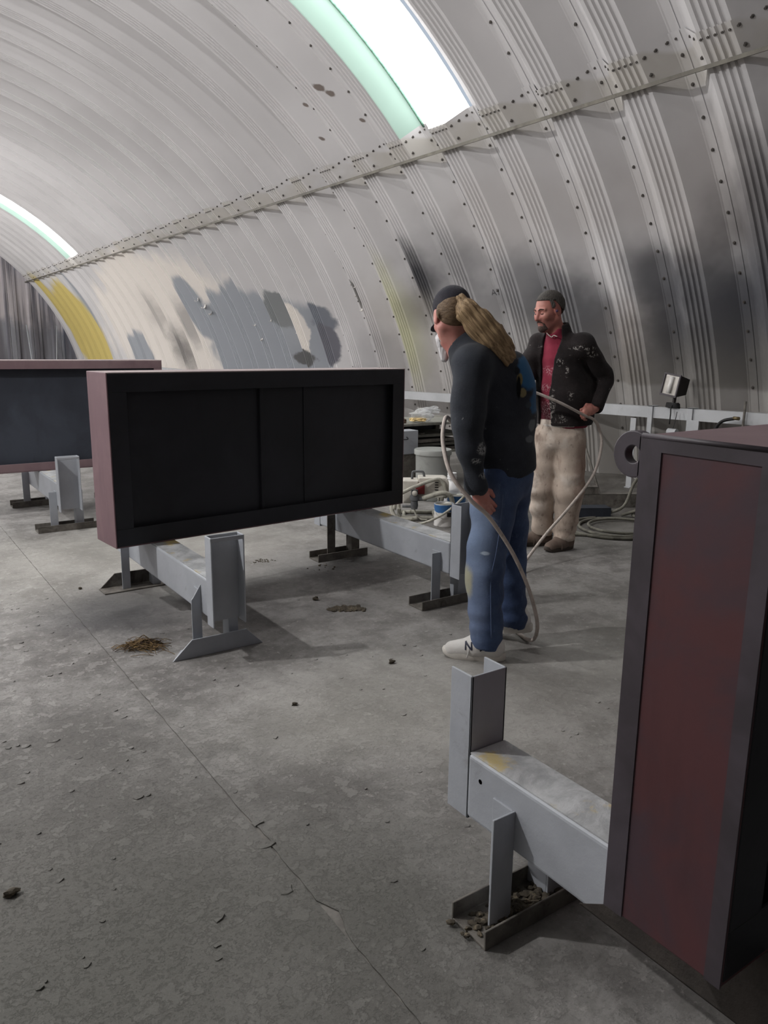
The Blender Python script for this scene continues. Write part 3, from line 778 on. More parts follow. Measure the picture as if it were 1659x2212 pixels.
    # jeans
    def jeans(P):
        near = np.clip((.34-P[:, 2])/.3, 0, 1)
        fo = folds(P, .0065, 46, 22, 9)+folds(P, .011, 95, 10, 5)*near*np.clip((P[:, 2]-.05)/.1, 0, 1)
        d = cone(P, (.055, 0, .97), (.062, 0, .89), .128, .140, lt, 1.2)
        d = smin(d, smin(cone(P, (.022, -.085, .86), (-.022, -.1, .455), .112, .090), cone(P, (-.022, -.1, .455), (.0, -.1, .085), .090, .080), .03), .04)
        r = smin(cone(P, (.105, .085, .86), (.128, .12, .45), .110, .086), cone(P, (.128, .12, .45), (.158, .12, .12), .086, .076), .03)
        d = smin(d, r, .04)
        cut = .062+.10*np.clip(P[:, 0]-.09, -.2, .5)*0-P[:, 2]+np.where(P[:, 1] > .01, -.022, 0)-.12*(P[:, 0]-(.0))*np.where(P[:, 1] > .01, 0, 1)
        d = smax(d+fo, cut, .006)
        hole = smin(cone(P, (.0, -.1, .0), (.0, -.1, .10), .062, .062), cone(P, (.158, .12, .0), (.158, .12, .15), .06, .06), .005)
        return smax(d, -hole, .01)
    def jx(t, v, c):
        n = t.noise(v, 10, 4, .6)
        c = t.mix(t.math('MULTIPLY', t.blob(v, (-.08, -.17, .66), (.10, .12, .22), .6, n, .6), .55), c, srgb(140, 158, 184))
        c = t.mix(t.math('MULTIPLY', t.blob(v, (-.09, -.18, .30), (.07, .10, .22), .6, n, .6), .5), c, srgb(134, 150, 178))
        c = t.mix(t.blob(v, (-.11, -.13, .40), (.022, .08, .07), .5, n, 1.4), c, srgb(164, 162, 140))
        c = t.mix(t.blob(v, (-.035, -.2, .56), (.022, .05, .010), .3, n, 1.6), c, srgb(190, 205, 222))
        return t.mix(t.mr(t.noise(t.vmul(v, (1, 1, .3)), 40, 4, .7), .55, .75, 0, .3), c, srgb(112, 130, 160))
    JE = cloth('worn_blue_denim', srgb(52, 66, 96), srgb(74, 92, 126), 6, .88, None, 300, .3, jx)
    je = smesh('jeans', [snets(jeans, (-.20, -.26, .02), (.30, .28, 1.02), .0075)], JE, body)
    # seam down the outer leg
    MB().tube([(.035, -.2, .84), (.028, -.205, .70), (.015, -.198, .56), (-.002, -.192, .44), (.004, -.188, .28), (.012, -.184, .14)], .0028, 5).build('leg_seam', cloth('denim_seam', srgb(74, 90, 122), srgb(90, 106, 136)), je, True)
    # cap
    CAP = cloth('dark_navy_cap_cloth', srgb(38, 38, 46), srgb(58, 56, 62), 9, .9, None, 260, .3)
    def cap(P):
        Q = toH(P); d = ball(Q, (-.010, 0, .048), (.104, .085, .088)); 
        d = smax(d, (.010-.16*Q[:, 0])-Q[:, 2], .006); return smax(d, -ball(Q, (-.010, 0, .026), (.099, .0785, .092)), .003)*1.02
    def brim(P):
        Q = toH(P); zz = Q[:, 2]-(.012-.9*(Q[:, 0]-.08)**2*3-5.5*Q[:, 1]**2)
        e = ((Q[:, 0]-.088)/.080)**2+(Q[:, 1]/.074)**2
        return np.maximum(np.maximum((np.sqrt(e)-1)*.07, np.abs(zz)-.0035), .062-Q[:, 0])*1.02
    cp = smesh('cap', [snets(cap, (-.36, -.16, 1.6), (-.06, .20, 1.82), .004)], CAP, body)
    smesh('brim', [snets(brim, (-.36, -.02, 1.44), (-.08, .28, 1.76), .004)], CAP, cp)
    # hair under the cap and the ponytail
    HA = hairm('brown_hair', srgb(96, 78, 60), srgb(128, 106, 82), (20, 20, 60))
    def nape(P):
        Q = toH(P); d = head_sdf(Q)-.006
        rg = ball(Q, (-.075, 0, .005), (.085, .10, .072)); return smax(smax(d, rg, .008), Q[:, 2]-.05, .005)*1.02
    smesh('hair', [snets(nape, (-.36, -.18, 1.46), (-.04, .16, 1.78), .0045)], HA, body)
    TA = hairm('tawny_ponytail_hair', srgb(118, 96, 70), srgb(178, 152, 116), rot=(.66, -.12, -.74))
    pts = [(-.172, -.095, 1.702, .030), (-.148, -.115, 1.655, .050), (-.095, -.12, 1.60, .064), (-.040, -.125, 1.545, .066), (.010, -.125, 1.50, .054), (.040, -.125, 1.462, .034), (.036, -.13, 1.425, .010)]
    def tail(P):
        ax = unit((.3, .95, .0)); d = None
        for a, b in zip(pts[:-1], pts[1:]):
            e = cone(P, a[:3], b[:3], a[3], b[3], ax, .62); d = e if d is None else smin(d, e, .02)
        along = P@unit((.62, -.1, -.78)); acr = P@unit((.78, 0, .62)); dp = P[:, 1]
        return d+.0022*np.sin(acr*240+4*np.sin(along*9)+60*dp)+.0014*np.sin(acr*520+dp*160+3*np.sin(along*13))
    smesh('ponytail', [snets(tail, (-.27, -.24, 1.34), (.16, -.0, 1.80), .0042)], TA, body)['label'] = 'long tawny ponytail'
    def beard(P):
        Q = toH(P); d = smin(cone(P, (-.238, .055, 1.535), (-.232, .04, 1.445), .038, .018), ball(Q, (.045, .0, -.085), (.045, .058, .035))*1.0, .02)
        return d+.002*np.sin(P[:, 0]*300)*np.sin(P[:, 2]*90+P[:, 1]*220)
    smesh('beard', [snets(beard, (-.34, -.06, 1.38), (-.12, .18, 1.62), .0045)], hairm('white_beard_hair', srgb(205, 203, 204), srgb(228, 226, 228), (30, 30, 10)), body)
    return body

# ---------- shoes
def shoe_sdf(Q):
    d = cone(Q, (-.095, 0, .052), (-.01, 0, .052), .046, .047); d = smin(d, cone(Q, (-.01, 0, .050), (.105, 0, .026), .047, .040, A3(0, 0, 1), .9), .03)
    d = smin(d, cone(Q, (-.085, 0, .06), (-.075, 0, .105), .044, .043), .02)
    d = smax(d, .018-Q[:, 2], .004); return smax(d, -cone(Q, (-.080, 0, .095), (-.072, 0, .15), .036, .038), .006)
def shoe(parent, heel, toe, lift, mat, sole_mat, name, laces, logo=None, sc=1.):
    h = np.array(heel[:2]); t = np.array(toe[:2]); c = (h+t)/2; ang = math.atan2(*(t-h)[::-1])
    L = np.linalg.norm(t-h)/.295*sc
    o = smesh(name, [snets(shoe_sdf, (-.16, -.07, .0), (.17, .07, .16), .0045)], mat, parent)
    o.location = (c[0], c[1], 0); o.rotation_euler = (0, lift, ang); o.scale = (L, 1.08, 1.22)
    if lift: o.location.z = .045
    m = MB(); n = 40; out = []
    for i in range(n):
        a = 2*math.pi*i/n; x = math.cos(a); y = math.sin(a)
        wd = .046+.006*x-.010*(1-abs(x))*.6; out.append((x*.149+.002, math.copysign(abs(y)**.75, y)*wd))
    V = []; F = []
    for z, k in ((0, .95), (.006, 1.0), (.020, 1.02), (.028, .99)):
        for x, y in out: V.append((x*k, y*k, z+.010*max(0, (x-.09)/.06)**2+(.008 if z > .01 and x < -.02 else 0)))
    for r in range(3):
        for i in range(n): F.append((r*n+i, r*n+(i+1) % n, (r+1)*n+(i+1) % n, (r+1)*n+i))
    F += [tuple(range(n))[::-1], tuple(range(3*n, 4*n))]; m.add(V, F); m.build('sole', sole_mat, o, True, auto=50)
    def surf(x, z, s=1):
        y = s*.07
        for _ in range(40):
            dd = float(shoe_sdf(A3(x, y, z)[None])[0]); 
            if dd < .0008: break
            y -= s*dd*.8
        return y
    if laces:
        m = MB()
        for i in range(4):
            x = .005+.022*i; zt = .094-.014*i
            m.tube([(x+.006, -.030, zt-.020), (x, -.012, zt-.001), (x-.004, .012, zt), (x+.006, .030, zt-.020)], .0032, 5)
        m.tube([(.01, .012, .092), (.02, .034, .076), (.022, .050, .045), (.03, .056, .016)], .003, 5)
        m.build('laces', LACE, o, True)
    if logo:
        m = MB()
        def bar(x0, z0, x1, z1, w=.0038):
            k = 5; 
            for i in range(k):
                a = i/k; b = (i+1)/k; q = []
                dx, dz = x1-x0, z1-z0; ln = math.hypot(dx, dz); px, pz = -dz/ln*w, dx/ln*w
                P4 = [(x0+dx*a-px, z0+dz*a-pz), (x0+dx*b-px, z0+dz*b-pz), (x0+dx*b+px, z0+dz*b+pz), (x0+dx*a+px, z0+dz*a+pz)]
                V = [(x, surf(x, z)+.0004, z) for x, z in P4]+[(x, surf(x, z)+.0022, z) for x, z in P4]
                m.add(V, [(0, 1, 2, 3), (7, 6, 5, 4), (0, 4, 5, 1), (1, 5, 6, 2), (2, 6, 7, 3), (3, 7, 4, 0)])
        bar(.030, .050, .013, .082); bar(.030, .080, -.004, .052) if False else None
        bar(.034, .076, .012, .046); bar(.012, .046, .014, .080) if False else None
        m2 = MB(); m = MB()
        bar(.042, .072, .020, .048, .0026); bar(.020, .048, .018, .080, .0018) if False else None
        m = MB()
        bar(.038, .046, .040, .077, .0030); bar(.040, .077, .008, .050, .0036); bar(.008, .050, .012, .080, .0030)
        m.build('letter_n_mark', logo, o)
        m = MB(); bar(-.060, .064, -.030, .050, .0028); m.build('side_stripe', logo, o)
    return o
LACE = cloth('white_lace', srgb(210, 208, 204), srgb(190, 188, 184))
p1 = build_person_one()
SHW = cloth('white_sneaker_leather', srgb(216, 214, 210), srgb(196, 193, 188), 9, .55, None, 90, .12)
SOLEW = paint('off_white_sole', srgb(206, 202, 194), .6, .1, 12)
NAVY = paint('navy_mark', srgb(36, 40, 60), .6, .1)
shoe(p1, (.095, -.125), (-.205, -.06), 0, SHW, SOLEW, 'sneaker', True, NAVY)
shoe(p1, (.270, .105), (.035, .215), R_(9), SHW, SOLEW, 'sneaker', True)
# ---------- person at the right: dark fleece jacket over a maroon shirt, pale work trousers
def build_person_two():
    B = (4.29, 4.02, 0)
    toH, frH = head_frame((-.088, -.012, 1.762), (-.89, -.46, 0), R_(15), 1.10)
    ft = unit((-.72, -.69, 0)); lt = unit((.69, -.72, 0))
    def neck(P): return cone(P, (-.062, -.0, 1.70), (-.005, .01, 1.55), .060, .072)
    hd = lambda P: smin(head_sdf(toH(P), 1.1, 1.08)*1.1, neck(P), .03)
    wr = (.258, -.135, 1.080); kn = (.182, -.185, 1.056)
    gr = [(-.034, -.004, -.014), (.004, .016, -.026), (.022, .012, -.004)]
    def handL(P): return hand_sdf(P, wr, kn, gr, (.34, -.10, -.75), .0190, .0098)
    wr2 = (-.335, -.18, 1.20); kn2 = (-.39, -.235, 1.205)
    def handR(P): return hand_sdf(P, wr2, kn2, [(-.02, -.02, -.02), (.012, -.004, -.024), (.018, .012, -.002)], (.1, .3, .8), .0175, .0095)
    parts = [snets(hd, (-.26, -.17, 1.52), (.10, .15, 1.91), .0042),
             snets(lambda P: smin(handL(P), cone(P, (.31, -.06, 1.16), wr, .036, .028), .02), (.08, -.29, .96), (.37, -.02, 1.16), .0040),
             snets(lambda P: smin(handR(P), cone(P, (-.28, -.08, 1.22), wr2, .036, .028), .02), (-.48, -.32, 1.10), (-.24, -.05, 1.30), .006)]
    def inner(P):
        d = cone(P, (.035, 0, .93), (.012, .01, 1.36), .100, .095, lt, 1.3)
        d = union([d, cone(P, (.11, -.05, .90), (.11, -.075, .47), .085, .058), cone(P, (-.03, .05, .90), (-.065, .0, .47), .085, .058)], .04)
        d = union([d, cone(P, (.11, -.075, .47), (.108, -.03, .06), .058, .044), cone(P, (-.065, .0, .47), (-.03, .075, .08), .058, .044)], .02)
        d = union([d, cone(P, (.155, -.11, 1.49), (.335, .0, 1.285), .052, .045), cone(P, (.335, .0, 1.285), (.29, -.085, 1.12), .044, .034)], .02)
        d = union([d, cone(P, (-.125, .11, 1.49), (-.25, .0, 1.25), .052, .045), cone(P, (-.25, .0, 1.25), (-.31, -.14, 1.21), .044, .034)], .02)
        return smin(d, cone(P, (.01, .02, 1.44), (-.025, .005, 1.60), .075, .058), .04)
    parts.append(snets(inner, (-.40, -.32, .0), (.46, .30, 1.64), .013))
    SK = skin_mat('weathered_skin', srgb(190, 134, 120), srgb(172, 110, 100), (tuple(frH((.045, 0, -.085))), .078))
    body = smesh('person', parts, SK); body.location = B; body.rotation_euler = (0, 0, ZR)
    tag(body, 'bearded worker in paint spattered black jacket and pale trousers by the wall', 'person')
    def torso(P, g=0.):
        d = cone(P, (.040, 0, .95), (.03, 0, 1.16), .150+g, .147+g, lt, 1.28)
        d = smin(d, cone(P, (.03, 0, 1.16), (.008, 0, 1.39), .147+g, .138+g, lt, 1.30), .07)
        d = smin(d, cone(P, (-.125, .115, 1.525), (.150, -.115, 1.525), .074+g, .074+g), .08)
        d = smin(d, cone(P, (.14, .02, 1.02), (.13, .0, 1.22), .150+g, .135+g), .06)
        return smin(d, cone(P, (.0, .01, 1.50), (-.018, .0, 1.61), .105+g, .080+g), .05)
    def jacket(P):
        fo = folds(P, .006, 45, 20, 21)
        out = torso(P)
        col = cone(P, (-.012, .0, 1.59), (-.030, -.005, 1.68), .084, .084)
        out = smin(out, col, .02)+fo
        inn = smin(torso(P, -.016), cone(P, (-.012, 0, 1.58), (-.034, -.005, 1.75), .072, .074), .02)+fo
        Q = P-A3(.0, 0, 0); a = P@ft-(A3(.02, 0, 0)@ft); b = P@lt-(A3(.02, 0, 0)@lt)
        wid = .052+.012*np.clip((P[:, 2]-.95)/.6, 0, 1)+.010*np.sin(P[:, 2]*9)
        gap = np.maximum(np.abs(b+.030)-wid, .02-a)
        sh = np.maximum(out, -inn); sh = smax(sh, -gap, .006); sh = smax(sh, .945-P[:, 2], .006); sh = smax(sh, P[:, 2]-(1.672+.25*(P@ft-.02)*-1), .006)
        s1 = smin(cone(P, (.150, -.11, 1.52), (.338, .005, 1.288), .082, .076), cone(P, (.338, .005, 1.288), (.272, -.118, 1.092), .074, .050), .025)
        s1 = smin(s1, cone(P, (.276, -.110, 1.105), (.268, -.122, 1.088), .052, .050), .006)
        s1 = smax(s1, -cone(P, (.272, -.118, 1.09), (.24, -.15, 1.05), .038, .04), .006)
        s2 = smin(cone(P, (-.125, .11, 1.52), (-.252, .0, 1.252), .080, .072), cone(P, (-.252, .0, 1.252), (-.325, -.165, 1.205), .070, .048), .025)
        s2 = smax(s2, -cone(P, (-.325, -.165, 1.205), (-.36, -.21, 1.2), .038, .04), .006)
        return union([sh, s1+fo*.9, s2+fo*.9], .03)
    def jx(t, v, c):
        nz = t.noise(v, 30, 4, .65); sp = t.mr(t.noise(v, 42, 4, .7), .54, .58)
        for ctr, r, p in (((.13, -.2, 1.50), (.08, .2, .016), .9), ((.20, -.2, 1.46), (.04, .2, .02), .8), ((-.02, -.2, 1.40), (.02, .15, .03), 1), ((.03, -.2, 1.34), (.012, .15, .04), .9),
                          ((.36, -.2, 1.22), (.02, .2, .012), 1), ((.06, -.2, 1.17), (.02, .15, .03), .6), ((-.06, -.2, 1.08), (.02, .2, .12), .7), ((-.19, -.2, 1.12), (.03, .25, .12), .7), ((.0, -.2, 1.0), (.05, .2, .03), .5), ((-.14, -.2, 1.5), (.03, .2, .03), .9)):
            m = t.math('MULTIPLY', t.math('MULTIPLY', t.blob(v, ctr, r, .4, nz, 1.2), sp), p); c = t.mix(m, c, srgb(176, 172, 166))
        return c
    JK = cloth('black_brown_fleece', srgb(30, 26, 27), srgb(42, 37, 37), 8, .93, [(34, .685, .7, srgb(170, 166, 160))], 260, .4, jx)
    jk = smesh('jacket', [snets(jacket, (-.44, -.32, .90), (.48, .28, 1.68), .0070)], JK, body); jk['label'] = 'black fleece jacket flecked with pale paint'
    def shirt(P):
        d = smin(torso(P, -.019), cone(P, (-.012, 0, 1.56), (-.036, -.006, 1.63), .074, .070), .02)+folds(P, .004, 40, 25, 30)
        d = smax(d, .925-P[:, 2], .005); d = smax(d, P[:, 2]-1.635, .004)
        return smax(d, -cone(P, (-.09, -.07, 1.63), (-.06, -.04, 1.69), .045, .06), .008)
    def sx(t, v, c):
        nz = t.noise(v, 12, 4, .6)
        c = t.mix(t.math('MULTIPLY', t.blob(v, (-.08, -.1, 1.02), (.12, .2, .11), .5, nz, .8), .75), c, srgb(58, 24, 32))
        sp = t.mr(t.noise(v, 85, 4, .7), .53, .57)
        for ctr, r in (((-.09, -.1, 1.22), (.06, .2, .025)), ((-.07, -.1, 1.34), (.04, .2, .03)), ((-.06, -.1, 1.08), (.05, .2, .08))):
            c = t.mix(t.math('MULTIPLY', t.blob(v, ctr, r, .5, nz, 1.), t.math('MULTIPLY', sp, .6)), c, srgb(196, 170, 172))
        return c
    SHI = cloth('maroon_shirt', srgb(124, 40, 58), srgb(138, 50, 68), 6, .9, None, 260, .25, sx)
    sh = smesh('shirt', [snets(shirt, (-.22, -.26, .90), (.26, .24, 1.64), .0072)], SHI, body)
    WH = cloth('white_undershirt', srgb(206, 200, 192), srgb(190, 184, 176))
    c0 = A3(-.070, -.066, 1.60)
    MB().tube([c0+A3(-.038, .018, .006), c0+A3(-.024, -.002, -.012), c0+A3(-.004, -.012, -.026), c0+A3(.006, -.020, -.014), c0+A3(.030, -.036, -.022)], .0032, 6).build('collar_trim', WH, sh, True)
    def under(P): 
        d = torso(P, -.014)+folds(P, .005, 50, 40, 33); d = smax(d, P[:, 2]-.955, .004); d = smax(d, (.922-.10*(P@ft))-P[:, 2]+.02, .004)
        return smax(d, .02-(P@ft), .005)
    smesh('undershirt', [snets(under, (-.20, -.24, .88), (.22, .10, .97), .006)], WH, body)
    def trousers(P):
        near = np.clip((.30-P[:, 2])/.25, 0, 1)
        fo = folds(P, .006, 42, 20, 41)+folds(P, .009, 90, 12, 44)*near
        d = cone(P, (.036, 0, .955), (.036, 0, .87), .130, .142, lt, 1.22)
        l = smin(cone(P, (.112, -.055, .84), (.122, -.075, .46), .112, .104), cone(P, (.122, -.075, .46), (.112, -.03, .10), .104, .080), .04)
        r = smin(cone(P, (-.035, .05, .84), (-.072, .0, .46), .108, .092), cone(P, (-.072, .0, .46), (-.032, .072, .125), .092, .082), .04)
        d = smin(smin(d, l, .03), r, .03)+fo
        d = smax(d, np.where(P[:, 0] > .035, .055, .085)-P[:, 2], .006)
        hole = smin(cone(P, (.11, -.03, .0), (.11, -.03, .11), .06, .06), cone(P, (-.032, .072, .0), (-.032, .072, .14), .06, .06), .005)
        return smax(d, -hole, .008)
    def tx(t, v, c):
        n = t.noise(t.vmul(v, (1, 1, .45)), 11, 5, .65, .3)
        c = t.mix(t.mr(n, .50, .72, 0, .7), c, srgb(124, 104, 92)); n2 = t.noise(t.vmul(v, (1, 1, .6)), 24, 4, .6, .3)
        c = t.mix(t.mr(n2, .60, .70, 0, .6), c, srgb(104, 86, 78))
        c = t.mix(t.math('MULTIPLY', t.blob(v, (.20, -.1, .62), (.07, .2, .2), .6, n2, .8), .5), c, srgb(128, 92, 80))
        return t.mix(t.mr(t.noise(v, 6, 4, .6), .52, .7, 0, .6), c, srgb(216, 208, 198))
    TR = cloth('stained_beige_canvas', srgb(180, 164, 150), srgb(198, 184, 170), 6, .9, None, 260, .3, tx)
    tr = smesh('trousers', [snets(trousers, (-.24, -.24, .03), (.28, .24, 1.0), .0075)], TR, body)
    # hair, goatee
    HA = hairm('short_dark_grey_hair', srgb(44, 40, 38), srgb(82, 78, 72), (60, 60, 60))
    def hair(P):
        Q = toH(P); d = head_sdf(Q, 1.1, 1.08)-.006+.0015*np.sin(Q[:, 0]*420)*np.sin(Q[:, 1]*390)
        ln = np.where(Q[:, 0] > .0, .062+.22*np.clip(Q[:, 0], 0, .1), .062-np.clip(-Q[:, 0], 0, .06)*1.7)
        ln = np.where((np.abs(Q[:, 1]) > .05) & (Q[:, 0] > .012) & (Q[:, 0] < .034), ln-.05, ln)
        d = smax(d, -np.minimum(ball(Q, (-.002, .085, -.008), (.030, .03, .040)), ball(Q, (-.002, -.085, -.008), (.030, .03, .040))), .006)
        return smax(d, ln-Q[:, 2], .006)*1.1
    smesh('hair', [snets(hair, (-.22, -.17, 1.66), (.10, .15, 1.91), .004)], HA, body)
    def goatee(P):
        Q = toH(P); d = head_sdf(Q, 1.1, 1.08)-.0035
        rg = ball(Q, (.078, 0, -.100), (.036, .036, .026)); sd = smin(cone(Q, (.082, .028, -.068), (.066, .032, -.100), .009, .012), cone(Q, (.082, -.028, -.068), (.066, -.032, -.100), .009, .012), .003)
        return smax(d, smin(rg, sd, .01), .004)*1.1
    smesh('beard', [snets(goatee, (-.26, -.17, 1.55), (.06, .08, 1.76), .0036)], hairm('dark_goatee_hair', srgb(52, 40, 36), srgb(84, 66, 60), (60, 60, 60)), body)
    # brows, eyes
    BR = hairm('dark_brow_hair', srgb(66, 50, 44), srgb(84, 64, 56)); 
    for s in (-1, 1): MB().tube([frH((.096, s*.012, .020)), frH((.095, s*.030, .028)), frH((.082, s*.050, .022))], .0042, 6).build('eyebrow', BR, body, True)
    m = MB(); m.tube([frH((.083, -.030, -.066)), frH((.096, -.016, -.054)), frH((.1035, 0, -.050)), frH((.096, .016, -.054)), frH((.083, .030, -.066))], .0058, 7); m.build('moustache', BR, body, True)
    EY = paint('dark_eye', srgb(60, 44, 40), .3, .1)
    for s in (-1, 1): MB().tube([frH((.0895, s*.020, -.0025)), frH((.0915, s*.031, -.004)), frH((.0855, s*.043, -.003))], .0024, 6).build('eyelid', EY, body, True)
    m = MB(); c = frH((.012, .089, -.004)); m.lathe([(0, -.008), (.008, -.008), (.010, 0), (.006, .007), (0, .008)], tuple(c), 14, 'y'); m.build('earplug', paint('purple_earplug', srgb(84, 66, 100), .35, .2), body, True)
    m = MB(); k = A3(*kn)+unit((.34, -.10, -.75))*.0190*.5+A3(*gr[0])*.45
    m.tube([k+unit(gr[0])*-.002, k+unit(gr[0])*.003], .0112, 14, True, 1); m.build('ring', paint('silver_ring', srgb(220, 220, 215), .2, .05, metal=1), body, True)
    return body
p2 = build_person_two()
BOOT = cloth('dusty_brown_boot_leather', srgb(96, 82, 74), srgb(116, 102, 92), 10, .8, None, 90, .2)
BSOLE = paint('dark_boot_sole', srgb(70, 62, 56), .8, .2)
LACE = cloth('brown_lace', srgb(80, 70, 62), srgb(96, 84, 74))
shoe(p2, (.190, .0), (-.045, -.135), 0, BOOT, BSOLE, 'boot', True)
shoe(p2, (.055, .095), (-.228, .055), 0, BOOT, BSOLE, 'boot', True)
# ------------------------------------------------------------------ grey rail along the wall, posts, lamp
RAILM = paint('pale_blue_grey_rail', srgb(176, 178, 180), .5, .08, 3, srgb(140, 138, 132), (.6, .8), 4, bump=.06)
def rail(name, y0, z0, y1, z1, label, posts):
    root = empty(name, (7.12, y0, 0), 0, label, 'rail', 'rails along the curved wall')
    V = []
    for y, z in ((0, z0), (y1-y0, z1)): V += [(-.045, y, z-.118), (.045, y, z-.118), (.045, y, z), (-.045, y, z)]
    mobj('rail_tube', V, [(3, 2, 1, 0), (4, 5, 6, 7), (0, 1, 5, 4), (1, 2, 6, 5), (2, 3, 7, 6), (3, 0, 4, 7)], RAILM, root)
    for py in posts:
        zt = z0+(z1-z0)*(py-y0)/(y1-y0)
        MB().box(-.062, -.046, py-y0-.03, py-y0+.03, 0, zt+.012).box(-.062, .05, py-y0-.03, py-y0+.03, zt, zt+.012).build('post', RAILM, root, bevel=.003)
        MB().box(.02, .20, py-y0-.02, py-y0+.02, zt-.08, zt-.04).build('wall_bracket', RAILM, root)
    return root
rail('wall_rail', 2.0, .950, 10.0, .815, 'pale grey square rail with posts along the wall behind the workers', (5.26, 4.78, 2.6))
rail('wall_rail', 10.02, .815, 22.0, .86, 'pale grey rail along the far wall, mostly behind the boxes', (10.4, 14.5, 18.5))
# short pieces standing under the rail
for i, (y, zz, wd, lb) in enumerate(((5.41, .765, .07, 'short grey plate standing under the rail left of the two posts'), (4.68, .80, .12, 'wide grey plate standing under the rail right of the two posts'))):
    r = empty('steel_plate', (6.99, y, 0), R_(3), lb, 'plate', 'plates leaning under the rail')
    MB().box(-.006, .006, -wd/2, wd/2, 0, zz).build('plate', RAILM, r, bevel=.003); MB().box(-.03, -.006, -wd/2, wd/2, .0, .008).build('foot_flange', RAILM, r)
r = empty('pipe_stub', (6.97, 4.90, .66), 0, 'short grey pipe stub hanging on the rail', 'pipe')
MB().lathe([(.030, -.05), (.038, -.05), (.038, .05), (.030, .05)], n=20, axis='y').build('pipe', RAILM, r, True, auto=40); MB().tube([(0, 0, .03), (.03, .0, .12), (.05, 0, .21)], .004, 6).build('hanger_wire', DARKM, r, True)
r = empty('hose_stub', (7.0, 4.40, .72), 0, 'black hose end hooked over the rail', 'hose')
MB().tube([(.0, .06, -.12), (-.01, .03, .02), (-.02, -.04, .10), (-.02, -.16, .135)], .016, 10).build('hose', DARKM, r, True); MB().lathe([(.014, -.03), (.017, -.03), (.017, .03), (.014, .03)], (-.02, -.18, .138), 12, 'y').build('fitting', paint('old_brass', srgb(120, 108, 80), .4, .2, metal=.6), r, True)
r = empty('steel_rod', (7.04, 4.18, 0), 0, 'thin grey rod standing in front of the rail end', 'rod'); MB().tube([(0, 0, 0), (.0, 0, 1.02)], .012, 8, True, 1).build('rod', TREST_D, r, True); MB().lathe([(.0, 0), (.04, 0), (.04, .008), (0, .008)], n=14).build('base_disc', TREST_D, r)

# work lamp on the rail
HOUS = paint('black_lamp_housing', srgb(36, 30, 30), .55, .3, 14, srgb(70, 62, 58), (.6, .8), 9)
REFL = paint('lamp_reflector', srgb(150, 146, 140), .25, .1, 9, metal=.3); 
def tube_glass():
    t = NT('frosted_lamp_tube'); return t.out(srgb(226, 224, 220), .2)
r = empty('work_lamp', (7.08, 5.0, .896), R_(-98), 'square black framed work lamp standing on the wall rail', 'work lamp')
MB().tube([(0, .0, .012), (0, .01, .06), (0, .02, .13)], .018, 10).build('stem', HOUS, r, True)
hd = empty('x', (0, 0, 0)); bpy.data.objects.remove(hd)
def tilt(o): o.location = (0, .0, .235); o.rotation_euler = (R_(-6), R_(7), 0); return o
m = MB(); m.add([(-.105, -.055, -.11), (.105, -.055, -.11), (.105, -.055, .11), (-.105, -.055, .11), (-.088, .10, -.075), (.088, .10, -.075), (.088, .10, .085), (-.088, .10, .085)], [(3, 2, 6, 7), (0, 4, 5, 1), (1, 5, 6, 2), (0, 3, 7, 4), (4, 7, 6, 5)])
bd = tilt(m.build('housing', HOUS, r))
m = MB()
for x0, x1, z0, z1 in ((-.112, .112, -.117, -.098), (-.112, .112, .098, .117), (-.112, -.094, -.098, .098), (.094, .112, -.098, .098)): m.box(x0, x1, -.068, -.052, z0, z1)
m.build('bezel', MILL, bd, bevel=.002)
MB().box(-.095, .095, -.056, -.052, -.099, .099).build('reflector', REFL, bd); MB().tube([(.0, -.060, -.085), (.0, -.060, .085)], .024, 12, True, 1).build('lamp_tube', tube_glass(), bd, True)
m = MB()
for k in range(9):
    pass
def spiral(r0, r1, turns, z0, z1, n=18, cx=0, cy=0, ph=0, sq=1.):
    return [(cx+(r0+(r1-r0)*i/(turns*n))*math.cos(ph+2*math.pi*i/n), cy+sq*(r0+(r1-r0)*i/(turns*n))*math.sin(ph+2*math.pi*i/n), z0+(z1-z0)*i/(turns*n)) for i in range(int(turns*n)+1)]
MB().tube(spiral(.085, .075, 5, .008, .055, sq=.55)+[(.03, -.05, .03), (.05, -.075, -.05), (.06, -.09, -.16)], .0065, 6, True, 2).build('cable', DARKM, r, True)

# ------------------------------------------------------------------ bench corner behind the sprayer
DUST = paint('dust_covered_grey', srgb(138, 138, 130), .85, .18, 7, srgb(110, 108, 100), (.5, .75), 6, bump=.2)
r = empty('work_bench', (5.1, 6.9, 0), 0, 'dusty bench with open dark shelf behind the grey drum', 'bench')
MB().box(-.65, .65, -.34, .36, .672, .70).build('bench_top', DUST, r, bevel=.004); MB().box(-.62, .62, -.30, .34, .36, .38).build('shelf', DUST, r)
for x in (-.60, .60):
    for y in (-.30, .32): MB().box(x-.03, x+.03, y-.03, y+.03, 0, .672).build('leg', TREST_D, r)
MB().box(-.62, .62, .325, .34, .38, .672).build('back_board', DARKB, r)
for i, (z, x0, x1, d) in enumerate(((.382, -.25, .55, 0), (.432, -.2, .6, .05), (.482, -.28, .4, -.03), (.532, -.1, .58, .04))):
    q = empty('board_offcut', (5.1, 6.86, z), R_((3, -4, 2, -3)[i]), ('lowest', 'second', 'third', 'topmost')[i]+' dusty board in the stack on the bench shelf', 'board', 'boards on the bench shelf')
    MB().box(x0, x1, -.22+d, .2+d, 0, .03).build('board', DUST if i % 2 else TREST_D, q, bevel=.003)
    MB().box(x0+.08, x0+.13, -.21+d, .19+d, .03, .048).build('batten', TREST_D, q)
r = empty('grey_case', (4.63, 6.38, 0), 0, 'upright grey steel case beside the bench, next to the drum', 'case')
